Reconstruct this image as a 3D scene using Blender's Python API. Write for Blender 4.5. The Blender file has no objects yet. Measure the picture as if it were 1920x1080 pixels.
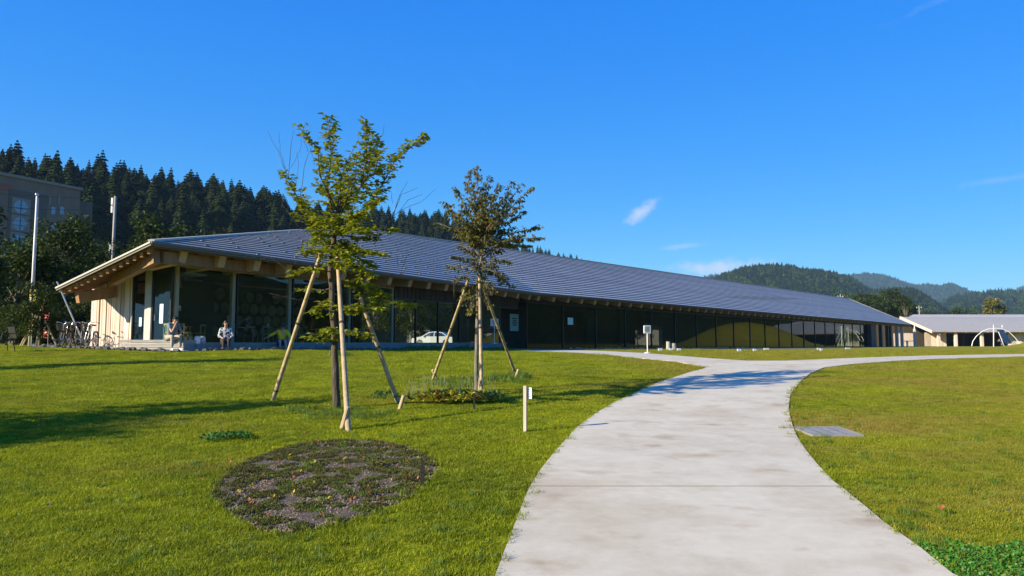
import bpy, bmesh, math, random
import numpy as np
from mathutils import Vector, Matrix, Quaternion, noise as mnoise
R = math.radians
rnd = random.Random(7)
sc = bpy.context.scene
col = sc.collection

# ------------------------------------------------------------------ camera, sky, sun, exposure
FOC, YH, ZC = 1350.0, 643.0, 0.5
PITCH = math.atan((YH - 540.0) / FOC)
cd = bpy.data.cameras.new('camera'); cam = bpy.data.objects.new('camera', cd); col.objects.link(cam)
cam.location = (0, 0, ZC); cam.rotation_euler = (math.pi / 2 + PITCH, 0, 0)
cd.sensor_width = 36.0; cd.lens = 36.0 * FOC / 1920.0; cd.clip_start = 0.1; cd.clip_end = 60000
sc.camera = cam

SUN_AZ, SUN_EL = R(-119), R(23)
world = bpy.data.worlds.new('World'); sc.world = world; world.use_nodes = True
def build_world():
    nt = world.node_tree; N = nt.nodes; L = nt.links; N.clear()
    out = N.new('ShaderNodeOutputWorld'); bg = N.new('ShaderNodeBackground'); bg.inputs[1].default_value = 0.10
    sky = N.new('ShaderNodeTexSky'); sky.sky_type = 'NISHITA'; sky.sun_disc = False
    sky.sun_elevation = SUN_EL; sky.sun_rotation = SUN_AZ % (2 * math.pi)
    sky.air_density = 1.0; sky.dust_density = 0.25; sky.ozone_density = 3.0; sky.altitude = 200
    tc = N.new('ShaderNodeTexCoord')
    def math_(op, a, b=None, c=None):
        m = N.new('ShaderNodeMath'); m.operation = op
        for i, v in enumerate((a, b, c)):
            if v is None: continue
            if isinstance(v, (int, float)): m.inputs[i].default_value = v
            else: L.new(v, m.inputs[i])
        return m.outputs[0]
    # grade of the clear sky: deep polarised blue overhead, pale cyan near the hills, same law all round
    sp = N.new('ShaderNodeSeparateColor'); L.new(sky.outputs[0], sp.inputs[0])
    def ratio(ch, f0, f1, t0, t1_):
        m = N.new('ShaderNodeMapRange'); m.inputs[1].default_value = f0; m.inputs[2].default_value = f1; m.inputs[3].default_value = t0; m.inputs[4].default_value = t1_
        L.new(math_('DIVIDE', sp.outputs[ch], sp.outputs[2]), m.inputs[0]); return m.outputs[0]
    blue = math_('MULTIPLY', math_('POWER', sp.outputs[2], .2), 3.30)
    cc = N.new('ShaderNodeCombineColor'); L.new(math_('MULTIPLY', ratio(0, .295, .95, .0, .40), blue), cc.inputs[0]); L.new(math_('MULTIPLY', math_('POWER', ratio(1, .535, 1.0, .10, .62), .62), blue), cc.inputs[1]); L.new(blue, cc.inputs[2])
    def dot(v):
        m = N.new('ShaderNodeVectorMath'); m.operation = 'DOT_PRODUCT'; L.new(tc.outputs['Generated'], m.inputs[0]); m.inputs[1].default_value = v
        return m.outputs['Value']
    nz = N.new('ShaderNodeTexNoise'); nz.inputs['Scale'].default_value = 60; nz.inputs['Detail'].default_value = 7; nz.inputs['Roughness'].default_value = .62
    L.new(tc.outputs['Generated'], nz.inputs['Vector'])
    n = math_('SUBTRACT', nz.outputs['Fac'], .5)
    cur = cc.outputs[0]
    # small fair weather clouds: (azimuth deg, elevation deg, half length, half height, tilt, strength)
    for az, el, a, b, tilt, st in ((10.35, 10.2, .031, .013, .55, .55), (13.3, 7.45, .045, .006, .08, .22), (16.0, 5.75, .085, .015, .04, .6),
                                   (34.2, 10.7, .055, .006, .05, .12), (33.0, 23.0, .10, .007, .25, .07), (52, 9, .10, .015, .05, .35), (-60, 8, .12, .02, .02, .3), (95, 12, .1, .02, .1, .4), (160, 9, .14, .02, 0, .4)):
        az, el = R(az), R(el)
        d = Vector((math.sin(az) * math.cos(el), math.cos(az) * math.cos(el), math.sin(el)))
        t = Vector((math.cos(az), -math.sin(az), 0)); u = t.cross(d)
        ct, s_ = math.cos(tilt), math.sin(tilt)
        t2 = t * ct + u * s_; u2 = u * ct - t * s_
        x = math_('DIVIDE', dot(t2), a); y = math_('DIVIDE', dot(u2), b)
        r2 = math_('ADD', math_('MULTIPLY', x, x), math_('MULTIPLY', y, y))
        m = math_('SUBTRACT', 1.0, math_('SQRT', r2))
        m = math_('ADD', m, math_('MULTIPLY', n, 1.7))
        front = math_('GREATER_THAN', dot(d), .5)
        mr = N.new('ShaderNodeMapRange'); mr.interpolation_type = 'SMOOTHSTEP'; mr.inputs[1].default_value = .05; mr.inputs[2].default_value = 1.0; mr.inputs[4].default_value = st
        L.new(math_('MULTIPLY', m, front), mr.inputs[0])
        mx = N.new('ShaderNodeMixRGB'); L.new(mr.outputs[0], mx.inputs[0]); L.new(cur, mx.inputs[1]); mx.inputs[2].default_value = (4.2, 4.0, 4.4, 1)
        cur = mx.outputs[0]
    L.new(cur, bg.inputs[0]); L.new(bg.outputs[0], out.inputs[0])
build_world()
SUN = Vector((math.sin(SUN_AZ) * math.cos(SUN_EL), math.cos(SUN_AZ) * math.cos(SUN_EL), math.sin(SUN_EL)))
sd = bpy.data.lights.new('sun', 'SUN'); sd.energy = 5.0; sd.angle = R(.53); sd.color = (1, .86, .60)
so = bpy.data.objects.new('sun', sd); col.objects.link(so); so.rotation_euler = SUN.to_track_quat('Z', 'Y').to_euler(); so.location = SUN * 60
vs = sc.view_settings; vs.view_transform = 'Standard'; vs.look = 'None'; vs.gamma = 1; vs.use_curve_mapping = False; vs.exposure = 1.12
sc.render.engine = 'CYCLES'; sc.cycles.use_denoising = True; sc.cycles.max_bounces = 8; sc.cycles.transparent_max_bounces = 24; sc.cycles.volume_bounces = 0
sc.cycles.sample_clamp_indirect = 8

# ------------------------------------------------------------------ layout helpers
_c, _s = math.cos(PITCH), math.sin(PITCH)
def ray(x, y):
    u = (x - 960) / FOC; v = (540 - y) / FOC
    return u, _c - v * _s, _s + v * _c
def at(x, y, Y):
    u, a, b = ray(x, y); k = Y / a
    return Vector((u * k, Y, ZC + b * k))
def atz(x, y, z):
    u, a, b = ray(x, y); k = (z - ZC) / b
    return Vector((u * k, a * k, z))
def lerp(a, b, t): return a + (b - a) * t
ZPX = [-60, -30, -16, -12, 0, 20, 70, 140]; ZPZ = [.46, .40, .34, .24, .06, -.07, -.18, -.25]
def zg(X, Y):
    """terrain height: the lawn climbs gently to the terrace round the hall"""
    X = np.asarray(X, float); Y = np.asarray(Y, float)
    a = -1 + .046 * np.maximum(Y, -25); b = np.interp(X, ZPX, ZPZ)
    k = .12; h = np.clip(.5 + .5 * (b - a) / k, 0, 1)
    z = b * (1 - h) + a * h - k * h * (1 - h)
    z = z + .012 * np.sin(X * .9 + 1) * np.cos(Y * .8) * np.exp(-np.maximum(Y - 20, 0) / 4)
    # grass mound right of the play field
    r2 = ((X - 107) / 20) ** 2 + ((Y - 123) / 15) ** 2
    return z + 5.6 * np.clip(1 - r2, 0, 1) ** 1.3
def zgf(X, Y): return float(zg(X, Y))
def gp(x, y):
    """where a sight line through a photo pixel meets the terrain"""
    u, a, b = ray(x, y)
    lo, hi = 0.5, 400.0
    f = lambda Y: ZC + b / a * Y - zgf(u / a * Y, Y)
    if f(hi) > 0: return at(x, y, hi)
    Yp = lo
    Yc = lo
    while Yc < hi:
        Yc = Yp * 1.03
        if f(Yc) < 0: break
        Yp = Yc
    for _ in range(40):
        m = (Yp + Yc) / 2
        if f(m) < 0: Yc = m
        else: Yp = m
    return Vector((u / a * Yp, Yp, zgf(u / a * Yp, Yp)))
def g(X, Y, dz=0): return Vector((X, Y, zgf(X, Y) + dz))

# ------------------------------------------------------------------ materials
MATS = {}
def mat(name, c1, c2=None, scale=6, rough=.7, metal=0, bump=0, bscale=None, vary=0, detail=4, stretch=None, spec=.5, trans=0, world_pos=False, extra=None, bdist=.02):
    m = bpy.data.materials.new(name); m.use_nodes = True; nt = m.node_tree; N = nt.nodes; L = nt.links
    p = N['Principled BSDF']; p.inputs['Roughness'].default_value = rough; p.inputs['Metallic'].default_value = metal
    p.inputs['Specular IOR Level'].default_value = spec
    if c2 is None: c2 = tuple(v * .75 for v in c1)
    tc = N.new('ShaderNodeTexCoord'); mp = N.new('ShaderNodeMapping')
    if world_pos:
        ge = N.new('ShaderNodeNewGeometry'); L.new(ge.outputs['Position'], mp.inputs[0])
    else: L.new(tc.outputs['Object'], mp.inputs[0])
    if stretch: mp.inputs['Scale'].default_value = stretch
    nz = N.new('ShaderNodeTexNoise'); nz.inputs['Scale'].default_value = scale; nz.inputs['Detail'].default_value = detail; nz.inputs['Roughness'].default_value = .6
    L.new(mp.outputs[0], nz.inputs['Vector'])
    cr = N.new('ShaderNodeValToRGB'); cr.color_ramp.elements[0].position = .32; cr.color_ramp.elements[1].position = .68
    cr.color_ramp.elements[0].color = (*c2, 1); cr.color_ramp.elements[1].color = (*c1, 1)
    L.new(nz.outputs['Fac'], cr.inputs[0]); c = cr.outputs[0]
    if vary:
        oi = N.new('ShaderNodeObjectInfo'); hv = N.new('ShaderNodeHueSaturation')
        mr = N.new('ShaderNodeMapRange'); mr.inputs[3].default_value = 1 - vary; mr.inputs[4].default_value = 1 + vary
        L.new(oi.outputs['Random'], mr.inputs[0]); L.new(mr.outputs[0], hv.inputs['Value']); L.new(c, hv.inputs['Color']); c = hv.outputs[0]
    if extra: c = extra(N, L, c, mp)
    L.new(c, p.inputs['Base Color'])
    if bump:
        n2 = N.new('ShaderNodeTexNoise'); n2.inputs['Scale'].default_value = bscale or scale * 4; n2.inputs['Detail'].default_value = 5
        L.new(mp.outputs[0], n2.inputs['Vector'])
        bp = N.new('ShaderNodeBump'); bp.inputs['Strength'].default_value = bump; bp.inputs['Distance'].default_value = bdist
        L.new(n2.outputs['Fac'], bp.inputs['Height']); L.new(bp.outputs[0], p.inputs['Normal'])
    if trans:
        td = N.new('ShaderNodeBsdfTranslucent'); L.new(c, td.inputs[0]); ms = N.new('ShaderNodeMixShader'); ms.inputs[0].default_value = trans
        L.new(p.outputs[0], ms.inputs[1]); L.new(td.outputs[0], ms.inputs[2]); L.new(ms.outputs[0], N['Material Output'].inputs[0])
    MATS[name] = m
    return m
def glass_mat(name, tint, refl=1.0, graz=1.0):
    m = bpy.data.materials.new(name); m.use_nodes = True; nt = m.node_tree; N = nt.nodes; L = nt.links; N.remove(N['Principled BSDF'])
    tr = N.new('ShaderNodeBsdfTransparent'); tr.inputs[0].default_value = (*tint, 1)
    gl = N.new('ShaderNodeBsdfGlossy'); gl.inputs['Roughness'].default_value = 0.0; gl.inputs[0].default_value = (.95, .97, 1, 1)
    lw = N.new('ShaderNodeLayerWeight'); lw.inputs[0].default_value = .5
    pw = N.new('ShaderNodeMath'); pw.operation = 'POWER'; pw.inputs[1].default_value = 5; L.new(lw.outputs['Facing'], pw.inputs[0])
    ma = N.new('ShaderNodeMath'); ma.operation = 'MULTIPLY_ADD'; ma.inputs[1].default_value = .94 * min(1, graz); ma.inputs[2].default_value = .045 * refl; L.new(pw.outputs[0], ma.inputs[0])
    mx = N.new('ShaderNodeMixShader'); L.new(ma.outputs[0], mx.inputs[0]); L.new(tr.outputs[0], mx.inputs[1]); L.new(gl.outputs[0], mx.inputs[2])
    L.new(mx.outputs[0], N['Material Output'].inputs[0]); MATS[name] = m
    return m
M = MATS
def dry_patches(amount, scale=.35, cdry=(.29, .21, .05)):
    def f(N, L, c, mp):
        ge = N.new('ShaderNodeNewGeometry'); n = N.new('ShaderNodeTexNoise'); n.inputs['Scale'].default_value = scale; n.inputs['Detail'].default_value = 6; n.inputs['Roughness'].default_value = .65
        st = N.new('ShaderNodeMapping'); st.inputs['Scale'].default_value = (.7, 1.6, 1); L.new(ge.outputs['Position'], st.inputs[0]); L.new(st.outputs[0], n.inputs['Vector'])
        # the lawn right of the path is thinner and drier
        sx = N.new('ShaderNodeSeparateXYZ'); L.new(ge.outputs['Position'], sx.inputs[0])
        mr0 = N.new('ShaderNodeMapRange'); mr0.inputs[1].default_value = 1.0; mr0.inputs[2].default_value = 4.0; mr0.inputs[3].default_value = -.09; mr0.inputs[4].default_value = .09; L.new(sx.outputs[0], mr0.inputs[0])
        ad = N.new('ShaderNodeMath'); ad.operation = 'ADD'; L.new(n.outputs['Fac'], ad.inputs[0]); L.new(mr0.outputs[0], ad.inputs[1])
        oi = N.new('ShaderNodeObjectInfo'); a2 = N.new('ShaderNodeMath'); a2.operation = 'MULTIPLY_ADD'; a2.inputs[1].default_value = .16; L.new(oi.outputs['Random'], a2.inputs[0]); L.new(ad.outputs[0], a2.inputs[2])
        mr = N.new('ShaderNodeMapRange'); mr.inputs[1].default_value = .52; mr.inputs[2].default_value = .82; mr.inputs[4].default_value = amount; L.new(a2.outputs[0], mr.inputs[0])
        mx = N.new('ShaderNodeMixRGB'); mx.inputs[2].default_value = (*cdry, 1); L.new(mr.outputs[0], mx.inputs[0]); L.new(c, mx.inputs[1])
        return mx.outputs[0]
    return f
mat('grass_blade', (.30, .335, .008), (.165, .215, .005), scale=.9, rough=.55, vary=.30, trans=.42, world_pos=True, spec=.25, extra=dry_patches(.75))
mat('lawn_soil', (.235, .248, .010), (.130, .158, .007), scale=.8, rough=.95, bump=.5, bscale=45, world_pos=True, detail=8, spec=.05, extra=dry_patches(.7))
mat('clover_leaf', (.075, .26, .018), (.04, .17, .012), scale=3, rough=.5, vary=.2, trans=.3)
mat('dark_herb', (.075, .17, .010), (.035, .095, .007), scale=4, rough=.55, vary=.2, trans=.25)
mat('meadow_grass', (.15, .22, .012), (.08, .145, .008), scale=3, rough=.6, vary=.25, trans=.3)
mat('white_flower', (.8, .78, .74), (.6, .55, .5), scale=30, rough=.6)
mat('yellow_flower', (.75, .6, .04), (.6, .4, .03), scale=30, rough=.6)
mat('autumn_leaf', (.48, .42, .03), (.20, .25, .02), scale=5, rough=.55, vary=.3, trans=.25)
mat('orange_leaf', (.42, .15, .04), (.25, .08, .03), scale=5, rough=.55, vary=.3, trans=.25)
mat('dry_stalk', (.22, .23, .15), (.13, .14, .09), scale=20, rough=.8)
mat('moss', (.10, .10, .016), (.045, .048, .010), scale=9, rough=.9, vary=.3)
mat('bed_soil', (.12, .09, .06), (.05, .037, .024), scale=26, rough=.95, bump=.9, bscale=90, detail=8)
mat('bed_gravel', (.25, .195, .135), (.095, .073, .05), scale=30, rough=.9)
def concrete_stain(N, L, c, mp):
    n = N.new('ShaderNodeTexNoise'); n.inputs['Scale'].default_value = .9; n.inputs['Detail'].default_value = 8; n.inputs['Roughness'].default_value = .7
    ge = N.new('ShaderNodeNewGeometry'); m2 = N.new('ShaderNodeMapping'); m2.inputs['Scale'].default_value = (.8, 1.0, 1); L.new(ge.outputs['Position'], m2.inputs[0]); L.new(m2.outputs[0], n.inputs['Vector'])
    cr = N.new('ShaderNodeValToRGB'); e = cr.color_ramp.elements; e[0].position = .36; e[0].color = (.82, .78, .73, 1); e[1].position = .56; e[1].color = (1, 1, 1, 1)
    L.new(n.outputs['Fac'], cr.inputs[0])
    n3 = N.new('ShaderNodeTexNoise'); n3.inputs['Scale'].default_value = 2.6; n3.inputs['Detail'].default_value = 6; L.new(m2.outputs[0], n3.inputs['Vector'])
    cr3 = N.new('ShaderNodeValToRGB'); e = cr3.color_ramp.elements; e[0].position = .57; e[0].color = (1, 1, 1, 1); e[1].position = .74; e[1].color = (.74, .67, .58, 1)
    L.new(n3.outputs['Fac'], cr3.inputs[0])
    mx = N.new('ShaderNodeMixRGB'); mx.blend_type = 'MULTIPLY'; mx.inputs[0].default_value = 1; L.new(c, mx.inputs[1]); L.new(cr.outputs[0], mx.inputs[2])
    my = N.new('ShaderNodeMixRGB'); my.blend_type = 'MULTIPLY'; my.inputs[0].default_value = 1; L.new(mx.outputs[0], my.inputs[1]); L.new(cr3.outputs[0], my.inputs[2])
    return my.outputs[0]
mat('concrete', (.56, .515, .41), (.505, .46, .36), scale=7, rough=.85, bump=.14, bscale=130, world_pos=True, detail=10, extra=concrete_stain)
mat('base_course', (.06, .055, .05), (.03, .03, .028), scale=20, rough=1)
mat('plaza_concrete', (.45, .43, .37), (.37, .35, .30), scale=3, rough=.9, world_pos=True)
mat('asphalt', (.06, .06, .062), (.045, .045, .047), scale=8, rough=.9, world_pos=True)
mat('strip_gravel', (.16, .16, .165), (.09, .09, .095), scale=4, rough=.95, bump=.6, bscale=25, world_pos=True)
mat('stone', (.13, .125, .125), (.055, .053, .055), scale=7, rough=.85, bump=.4)
mat('pale_stone', (.42, .41, .39), (.25, .24, .23), scale=7, rough=.85, bump=.4)
mat('bark', (.11, .085, .062), (.035, .028, .022), scale=18, rough=.95, bump=1, bscale=30, stretch=(1, 1, .18))
mat('pale_bark', (.20, .18, .15), (.10, .09, .075), scale=14, rough=.9, bump=.6, stretch=(1, 1, .3))
mat('stake_wood', (.44, .34, .205), (.27, .20, .12), scale=9, rough=.75, stretch=(1, 1, .3), bump=.3, vary=.15)
mat('cut_wood', (.55, .43, .28), (.42, .31, .19), scale=12, rough=.8)
mat('twine', (.05, .04, .03), (.03, .025, .02), scale=30, rough=.9)
mat('leaf_green', (.33, .345, .018), (.155, .205, .010), scale=3.5, rough=.42, trans=.42, spec=.35, detail=6)
mat('leaf_olive', (.20, .18, .045), (.10, .105, .026), scale=5, rough=.5, trans=.3, detail=6, spec=.3)
mat('leaf_red', (.22, .07, .03), (.12, .06, .025), scale=5, rough=.5, trans=.3)
mat('leaf_yellow', (.55, .40, .03), (.42, .30, .03), scale=5, rough=.5, trans=.3)
mat('leaf_dark', (.062, .088, .012), (.022, .038, .007), scale=.7, rough=.55, vary=.25, trans=.2, spec=.15)
mat('leaf_gold', (.26, .23, .03), (.13, .15, .02), scale=1, rough=.55, vary=.1, trans=.25)
mat('needle', (.015, .024, .005), (.005, .009, .002), scale=.35, rough=.85, vary=.5, spec=.05)
mat('hill_leaf', (.065, .110, .014), (.030, .058, .009), scale=.2, rough=.9, vary=.35, spec=.05)
mat('forest_floor', (.007, .010, .003), (.003, .005, .002), scale=.2, rough=1, spec=.02)
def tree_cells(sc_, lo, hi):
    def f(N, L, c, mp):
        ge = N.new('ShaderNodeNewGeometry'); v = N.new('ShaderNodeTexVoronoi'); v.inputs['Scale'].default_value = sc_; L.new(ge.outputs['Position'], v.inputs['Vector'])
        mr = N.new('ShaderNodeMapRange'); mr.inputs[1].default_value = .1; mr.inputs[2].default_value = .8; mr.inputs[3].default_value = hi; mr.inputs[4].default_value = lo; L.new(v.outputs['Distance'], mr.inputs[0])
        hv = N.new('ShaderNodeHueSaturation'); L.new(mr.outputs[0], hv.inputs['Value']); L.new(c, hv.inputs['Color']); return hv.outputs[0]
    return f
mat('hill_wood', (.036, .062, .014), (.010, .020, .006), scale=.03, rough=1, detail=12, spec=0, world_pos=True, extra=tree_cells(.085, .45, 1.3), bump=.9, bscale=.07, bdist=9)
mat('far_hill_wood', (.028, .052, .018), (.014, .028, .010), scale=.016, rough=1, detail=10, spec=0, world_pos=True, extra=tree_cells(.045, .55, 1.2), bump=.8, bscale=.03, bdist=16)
mat('roof_metal', (.50, .47, .43), (.42, .395, .365), scale=1.2, rough=.5, metal=.1, vary=.12, stretch=(.3, .3, .3), detail=9)
mat('roof_clip', (.50, .49, .47), rough=.4, metal=.2)
mat('roof_felt_lap_shade', (.17, .155, .14), rough=.8)
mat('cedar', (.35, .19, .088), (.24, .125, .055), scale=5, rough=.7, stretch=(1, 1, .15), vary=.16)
mat('cedar_end_bounce', (.50, .33, .18), (.38, .24, .13), scale=10, rough=.75, vary=.1)
mat('plank_pale', (.66, .565, .50), (.52, .42, .36), scale=6, rough=.8, stretch=(2, 2, .12), vary=.26, bump=.2)
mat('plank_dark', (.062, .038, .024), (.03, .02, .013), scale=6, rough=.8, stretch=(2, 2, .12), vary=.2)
mat('dry_post', (.46, .41, .31), (.35, .30, .22), scale=14, rough=.85, stretch=(1, 1, .15), bump=.3)
mat('mast_grey', (.26, .25, .24), (.21, .2, .19), scale=4, rough=.6)
mat('play_roof', (.33, .32, .30), (.28, .27, .26), scale=2, rough=.55)
mat('gap_dark', (.012, .011, .01), rough=.9)
mat('deck_wood', (.27, .265, .26), (.19, .185, .185), scale=5, rough=.85, vary=.13, stretch=(.4, .4, 3))
mat('frame_metal', (.035, .035, .034), rough=.4, metal=.6)
mat('post_wood', (.34, .29, .17), (.27, .22, .13), scale=6, rough=.6, stretch=(1, 1, .2), vary=.08)
mat('post_grey', (.055, .047, .04), (.042, .036, .03), scale=4, rough=.6)
mat('white_paint', (.80, .80, .80), (.74, .74, .74), scale=3, rough=.45)
mat('grey_paint', (.42, .43, .44), (.36, .37, .38), scale=3, rough=.5)
mat('galvanised', (.50, .52, .54), (.42, .44, .46), scale=6, rough=.4, metal=.7)
mat('grate_steel', (.30, .285, .26), (.22, .21, .19), scale=10, rough=.65, metal=.05)
mat('black_iron', (.018, .018, .019), rough=.5)
mat('paper', (.55, .75, .72), (.5, .7, .68), scale=3, rough=.6)
mat('print_ink', (.10, .11, .13), rough=.7)
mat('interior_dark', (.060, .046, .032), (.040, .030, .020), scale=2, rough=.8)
mat('interior_floor', (.14, .11, .08), (.10, .08, .055), scale=2, rough=.5)
mat('interior_teal', (.06, .14, .14), (.05, .115, .115), scale=1, rough=.6)
mat('disc_wood', (.25, .21, .155), (.17, .14, .10), scale=5, rough=.8, vary=.25)
mat('chair_wood', (.50, .33, .13), (.38, .24, .09), scale=6, rough=.6)
mat('yellow_seat', (.62, .50, .06), (.5, .4, .05), scale=5, rough=.5)
mat('red_cloth', (.60, .035, .03), (.5, .03, .025), scale=3, rough=.7)
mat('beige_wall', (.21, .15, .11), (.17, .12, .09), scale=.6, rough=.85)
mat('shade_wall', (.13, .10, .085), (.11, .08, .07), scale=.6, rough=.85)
mat('brown_tile', (.30, .10, .06), rough=.8)
mat('pale_panel', (.26, .22, .18), rough=.8)
mat('window_blue', (.24, .32, .42), (.18, .25, .34), scale=.7, rough=.15)
mat('car_paint', (.70, .71, .73), (.68, .69, .71), scale=3, rough=.25, metal=.2)
mat('car_window', (.02, .04, .07), rough=.08)
mat('tail_lamp', (.5, .02, .02), rough=.3)
mat('rubber', (.02, .02, .021), rough=.8)
mat('chrome', (.6, .6, .62), rough=.25, metal=.9)
mat('skin', (.52, .31, .21), (.47, .27, .18), scale=8, rough=.55)
mat('hair', (.012, .010, .009), rough=.5)
mat('shirt_blue', (.14, .20, .26), (.11, .165, .22), scale=6, rough=.85)
mat('trouser_grey', (.36, .33, .28), (.30, .275, .23), scale=6, rough=.85)
mat('shoe_white', (.75, .75, .75), rough=.5)
mat('shirt_yellow', (.86, .62, .012), (.78, .54, .01), scale=5, rough=.8)
mat('short_blue', (.05, .05, .35), (.04, .04, .27), scale=5, rough=.8)
mat('dark_cloth', (.03, .03, .04), (.02, .02, .027), scale=5, rough=.9)
mat('legging', (.045, .035, .045), rough=.85)
def spots(N, L, c, mp):
    v = N.new('ShaderNodeTexVoronoi'); v.inputs['Scale'].default_value = 13; L.new(mp.outputs[0], v.inputs['Vector'])
    mr = N.new('ShaderNodeMapRange'); mr.inputs[1].default_value = .42; mr.inputs[2].default_value = .47; L.new(v.outputs['Distance'], mr.inputs[0])
    mx = N.new('ShaderNodeMixRGB'); mx.inputs[1].default_value = (.012, .014, .03, 1); L.new(mr.outputs[0], mx.inputs[0]); L.new(c, mx.inputs[2])
    return mx.outputs[0]
mat('spotted_blouse', (.72, .72, .72), (.65, .65, .66), scale=5, rough=.85, extra=spots)
mat('house_wall', (.62, .60, .56), (.55, .53, .50), scale=1, rough=.85)
mat('house_roof', (.22, .25, .28), (.18, .2, .23), scale=2, rough=.6)
mat('house_roof_teal', (.05, .14, .15), (.04, .11, .12), scale=2, rough=.6)
mat('slide_blue', (.05, .075, .12), (.045, .065, .10), scale=4, rough=.4)
glass_mat('glass_clear', (.86, .91, .89), .8)
glass_mat('glass_hall', (.72, .78, .75), .6, .55)

# ------------------------------------------------------------------ mesh helpers
class MB:
    def __init__(s): s.v = []; s.f = []; s.m = []
    def add(s, vs_, fs, mi=0):
        o = len(s.v); s.v.extend(tuple(v) for v in vs_); s.f.extend(tuple(i + o for i in f) for f in fs); s.m.extend([mi] * len(fs)); return s
    def box(s, c, size, rz=0, M4=None, mi=0):
        x, y, z = (k / 2 for k in size); ps = [Vector((a * x, b * y, d * z)) for d in (-1, 1) for b in (-1, 1) for a in (-1, 1)]
        if M4 is not None: ps = [M4 @ p for p in ps]
        elif rz: ps = [Matrix.Rotation(rz, 3, 'Z') @ p for p in ps]
        c = Vector(c)
        return s.add([p + c for p in ps], [(0, 2, 3, 1), (4, 5, 7, 6), (0, 1, 5, 4), (2, 6, 7, 3), (0, 4, 6, 2), (1, 3, 7, 5)], mi)
    def beam(s, p, q, w, h, up=Vector((0, 0, 1)), mi=0, h2=None):
        p, q = Vector(p), Vector(q); d = (q - p).normalized(); r = d.cross(up).normalized(); u = r.cross(d)
        h2 = h if h2 is None else h2
        vs_ = [p - r * w / 2 - u * h / 2, p + r * w / 2 - u * h / 2, p + r * w / 2 + u * h / 2, p - r * w / 2 + u * h / 2,
               q - r * w / 2 - u * h2 / 2, q + r * w / 2 - u * h2 / 2, q + r * w / 2 + u * h2 / 2, q - r * w / 2 + u * h2 / 2]
        return s.add(vs_, [(0, 1, 2, 3), (7, 6, 5, 4), (0, 4, 5, 1), (1, 5, 6, 2), (2, 6, 7, 3), (3, 7, 4, 0)], mi)
    def prism(s, poly, vec, mi=0):
        n = len(poly); vec = Vector(vec); a = [Vector(p) for p in poly]; b = [p + vec for p in a]
        return s.add(a + b, [tuple(range(n))[::-1], tuple(range(n, 2 * n))] + [(i, (i + 1) % n, n + (i + 1) % n, n + i) for i in range(n)], mi)
    def quad(s, a, b, c, d, mi=0): return s.add([a, b, c, d], [(0, 1, 2, 3)], mi)
    def tube(s, pts, rads, n=8, mi=0, cap=True):
        pts = [Vector(p) for p in pts]
        if isinstance(rads, (int, float)): rads = [rads] * len(pts)
        o = len(s.v); ref = None
        for i, p in enumerate(pts):
            d = (pts[min(i + 1, len(pts) - 1)] - pts[max(i - 1, 0)]).normalized()
            if ref is None: ref = Vector((1, 0, 0)) if abs(d.x) < .8 else Vector((0, 1, 0))
            r = (ref - d * ref.dot(d)).normalized(); u = d.cross(r); ref = r
            for k in range(n):
                a = 2 * math.pi * k / n; s.v.append(tuple(p + (r * math.cos(a) + u * math.sin(a)) * rads[i]))
        for i in range(len(pts) - 1):
            for k in range(n):
                s.f.append((o + i * n + k, o + i * n + (k + 1) % n, o + (i + 1) * n + (k + 1) % n, o + (i + 1) * n + k)); s.m.append(mi)
        if cap:
            s.f.append(tuple(o + k for k in range(n))[::-1]); s.f.append(tuple(o + (len(pts) - 1) * n + k for k in range(n))); s.m.extend([mi, mi])
        return s
    def lathe(s, prof, n=16, c=(0, 0, 0), axis='Z', mi=0):
        c = Vector(c); o = len(s.v)
        for r, z in prof:
            for k in range(n):
                a = 2 * math.pi * k / n; x, y = r * math.cos(a), r * math.sin(a)
                p = Vector((x, y, z)) if axis == 'Z' else (Vector((z, x, y)) if axis == 'X' else Vector((x, z, y)))
                s.v.append(tuple(c + p))
        for i in range(len(prof) - 1):
            for k in range(n):
                s.f.append((o + i * n + k, o + i * n + (k + 1) % n, o + (i + 1) * n + (k + 1) % n, o + (i + 1) * n + k)); s.m.append(mi)
        s.f.append(tuple(o + k for k in range(n))[::-1]); s.f.append(tuple(o + (len(prof) - 1) * n + k for k in range(n))); s.m.extend([mi, mi])
        return s
    def blob(s, c, r, n=8, m=5, jit=0, mi=0):
        c = Vector(c); r = Vector((r, r, r)) if isinstance(r, (int, float)) else Vector(r)
        o = len(s.v)
        for i in range(1, m):
            th = math.pi * i / m
            for k in range(n):
                a = 2 * math.pi * k / n; j = 1 + rnd.uniform(-jit, jit)
                s.v.append((c.x + r.x * math.sin(th) * math.cos(a) * j, c.y + r.y * math.sin(th) * math.sin(a) * j, c.z + r.z * math.cos(th) * j))
        t = len(s.v); s.v.append((c.x, c.y, c.z + r.z)); s.v.append((c.x, c.y, c.z - r.z))
        for i in range(m - 2):
            for k in range(n): s.f.append((o + i * n + k, o + (i + 1) * n + k, o + (i + 1) * n + (k + 1) % n, o + i * n + (k + 1) % n)); s.m.append(mi)
        for k in range(n):
            s.f.append((t, o + k, o + (k + 1) % n)); s.f.append((t + 1, o + (m - 2) * n + (k + 1) % n, o + (m - 2) * n + k)); s.m.extend([mi, mi])
        return s
    def leaf(s, p, d, up, L, W, mi=0, fold=.25, droop=.0):
        d = d.normalized(); r = d.cross(up)
        if r.length < 1e-3: r = d.cross(Vector((1, 0, 0)))
        r.normalize(); u = r.cross(d)
        tip = p + d * L - u * droop * L; a = p + d * L * .32 + u * fold * W * .5; b = p + d * L * .70 + u * fold * W * .4 - u * droop * L * .5
        s.add([p, a + r * W * .5, b + r * W * .38, tip, b - r * W * .38, a - r * W * .5], [(0, 1, 2, 3), (0, 3, 4, 5)], mi)
        return s
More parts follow.
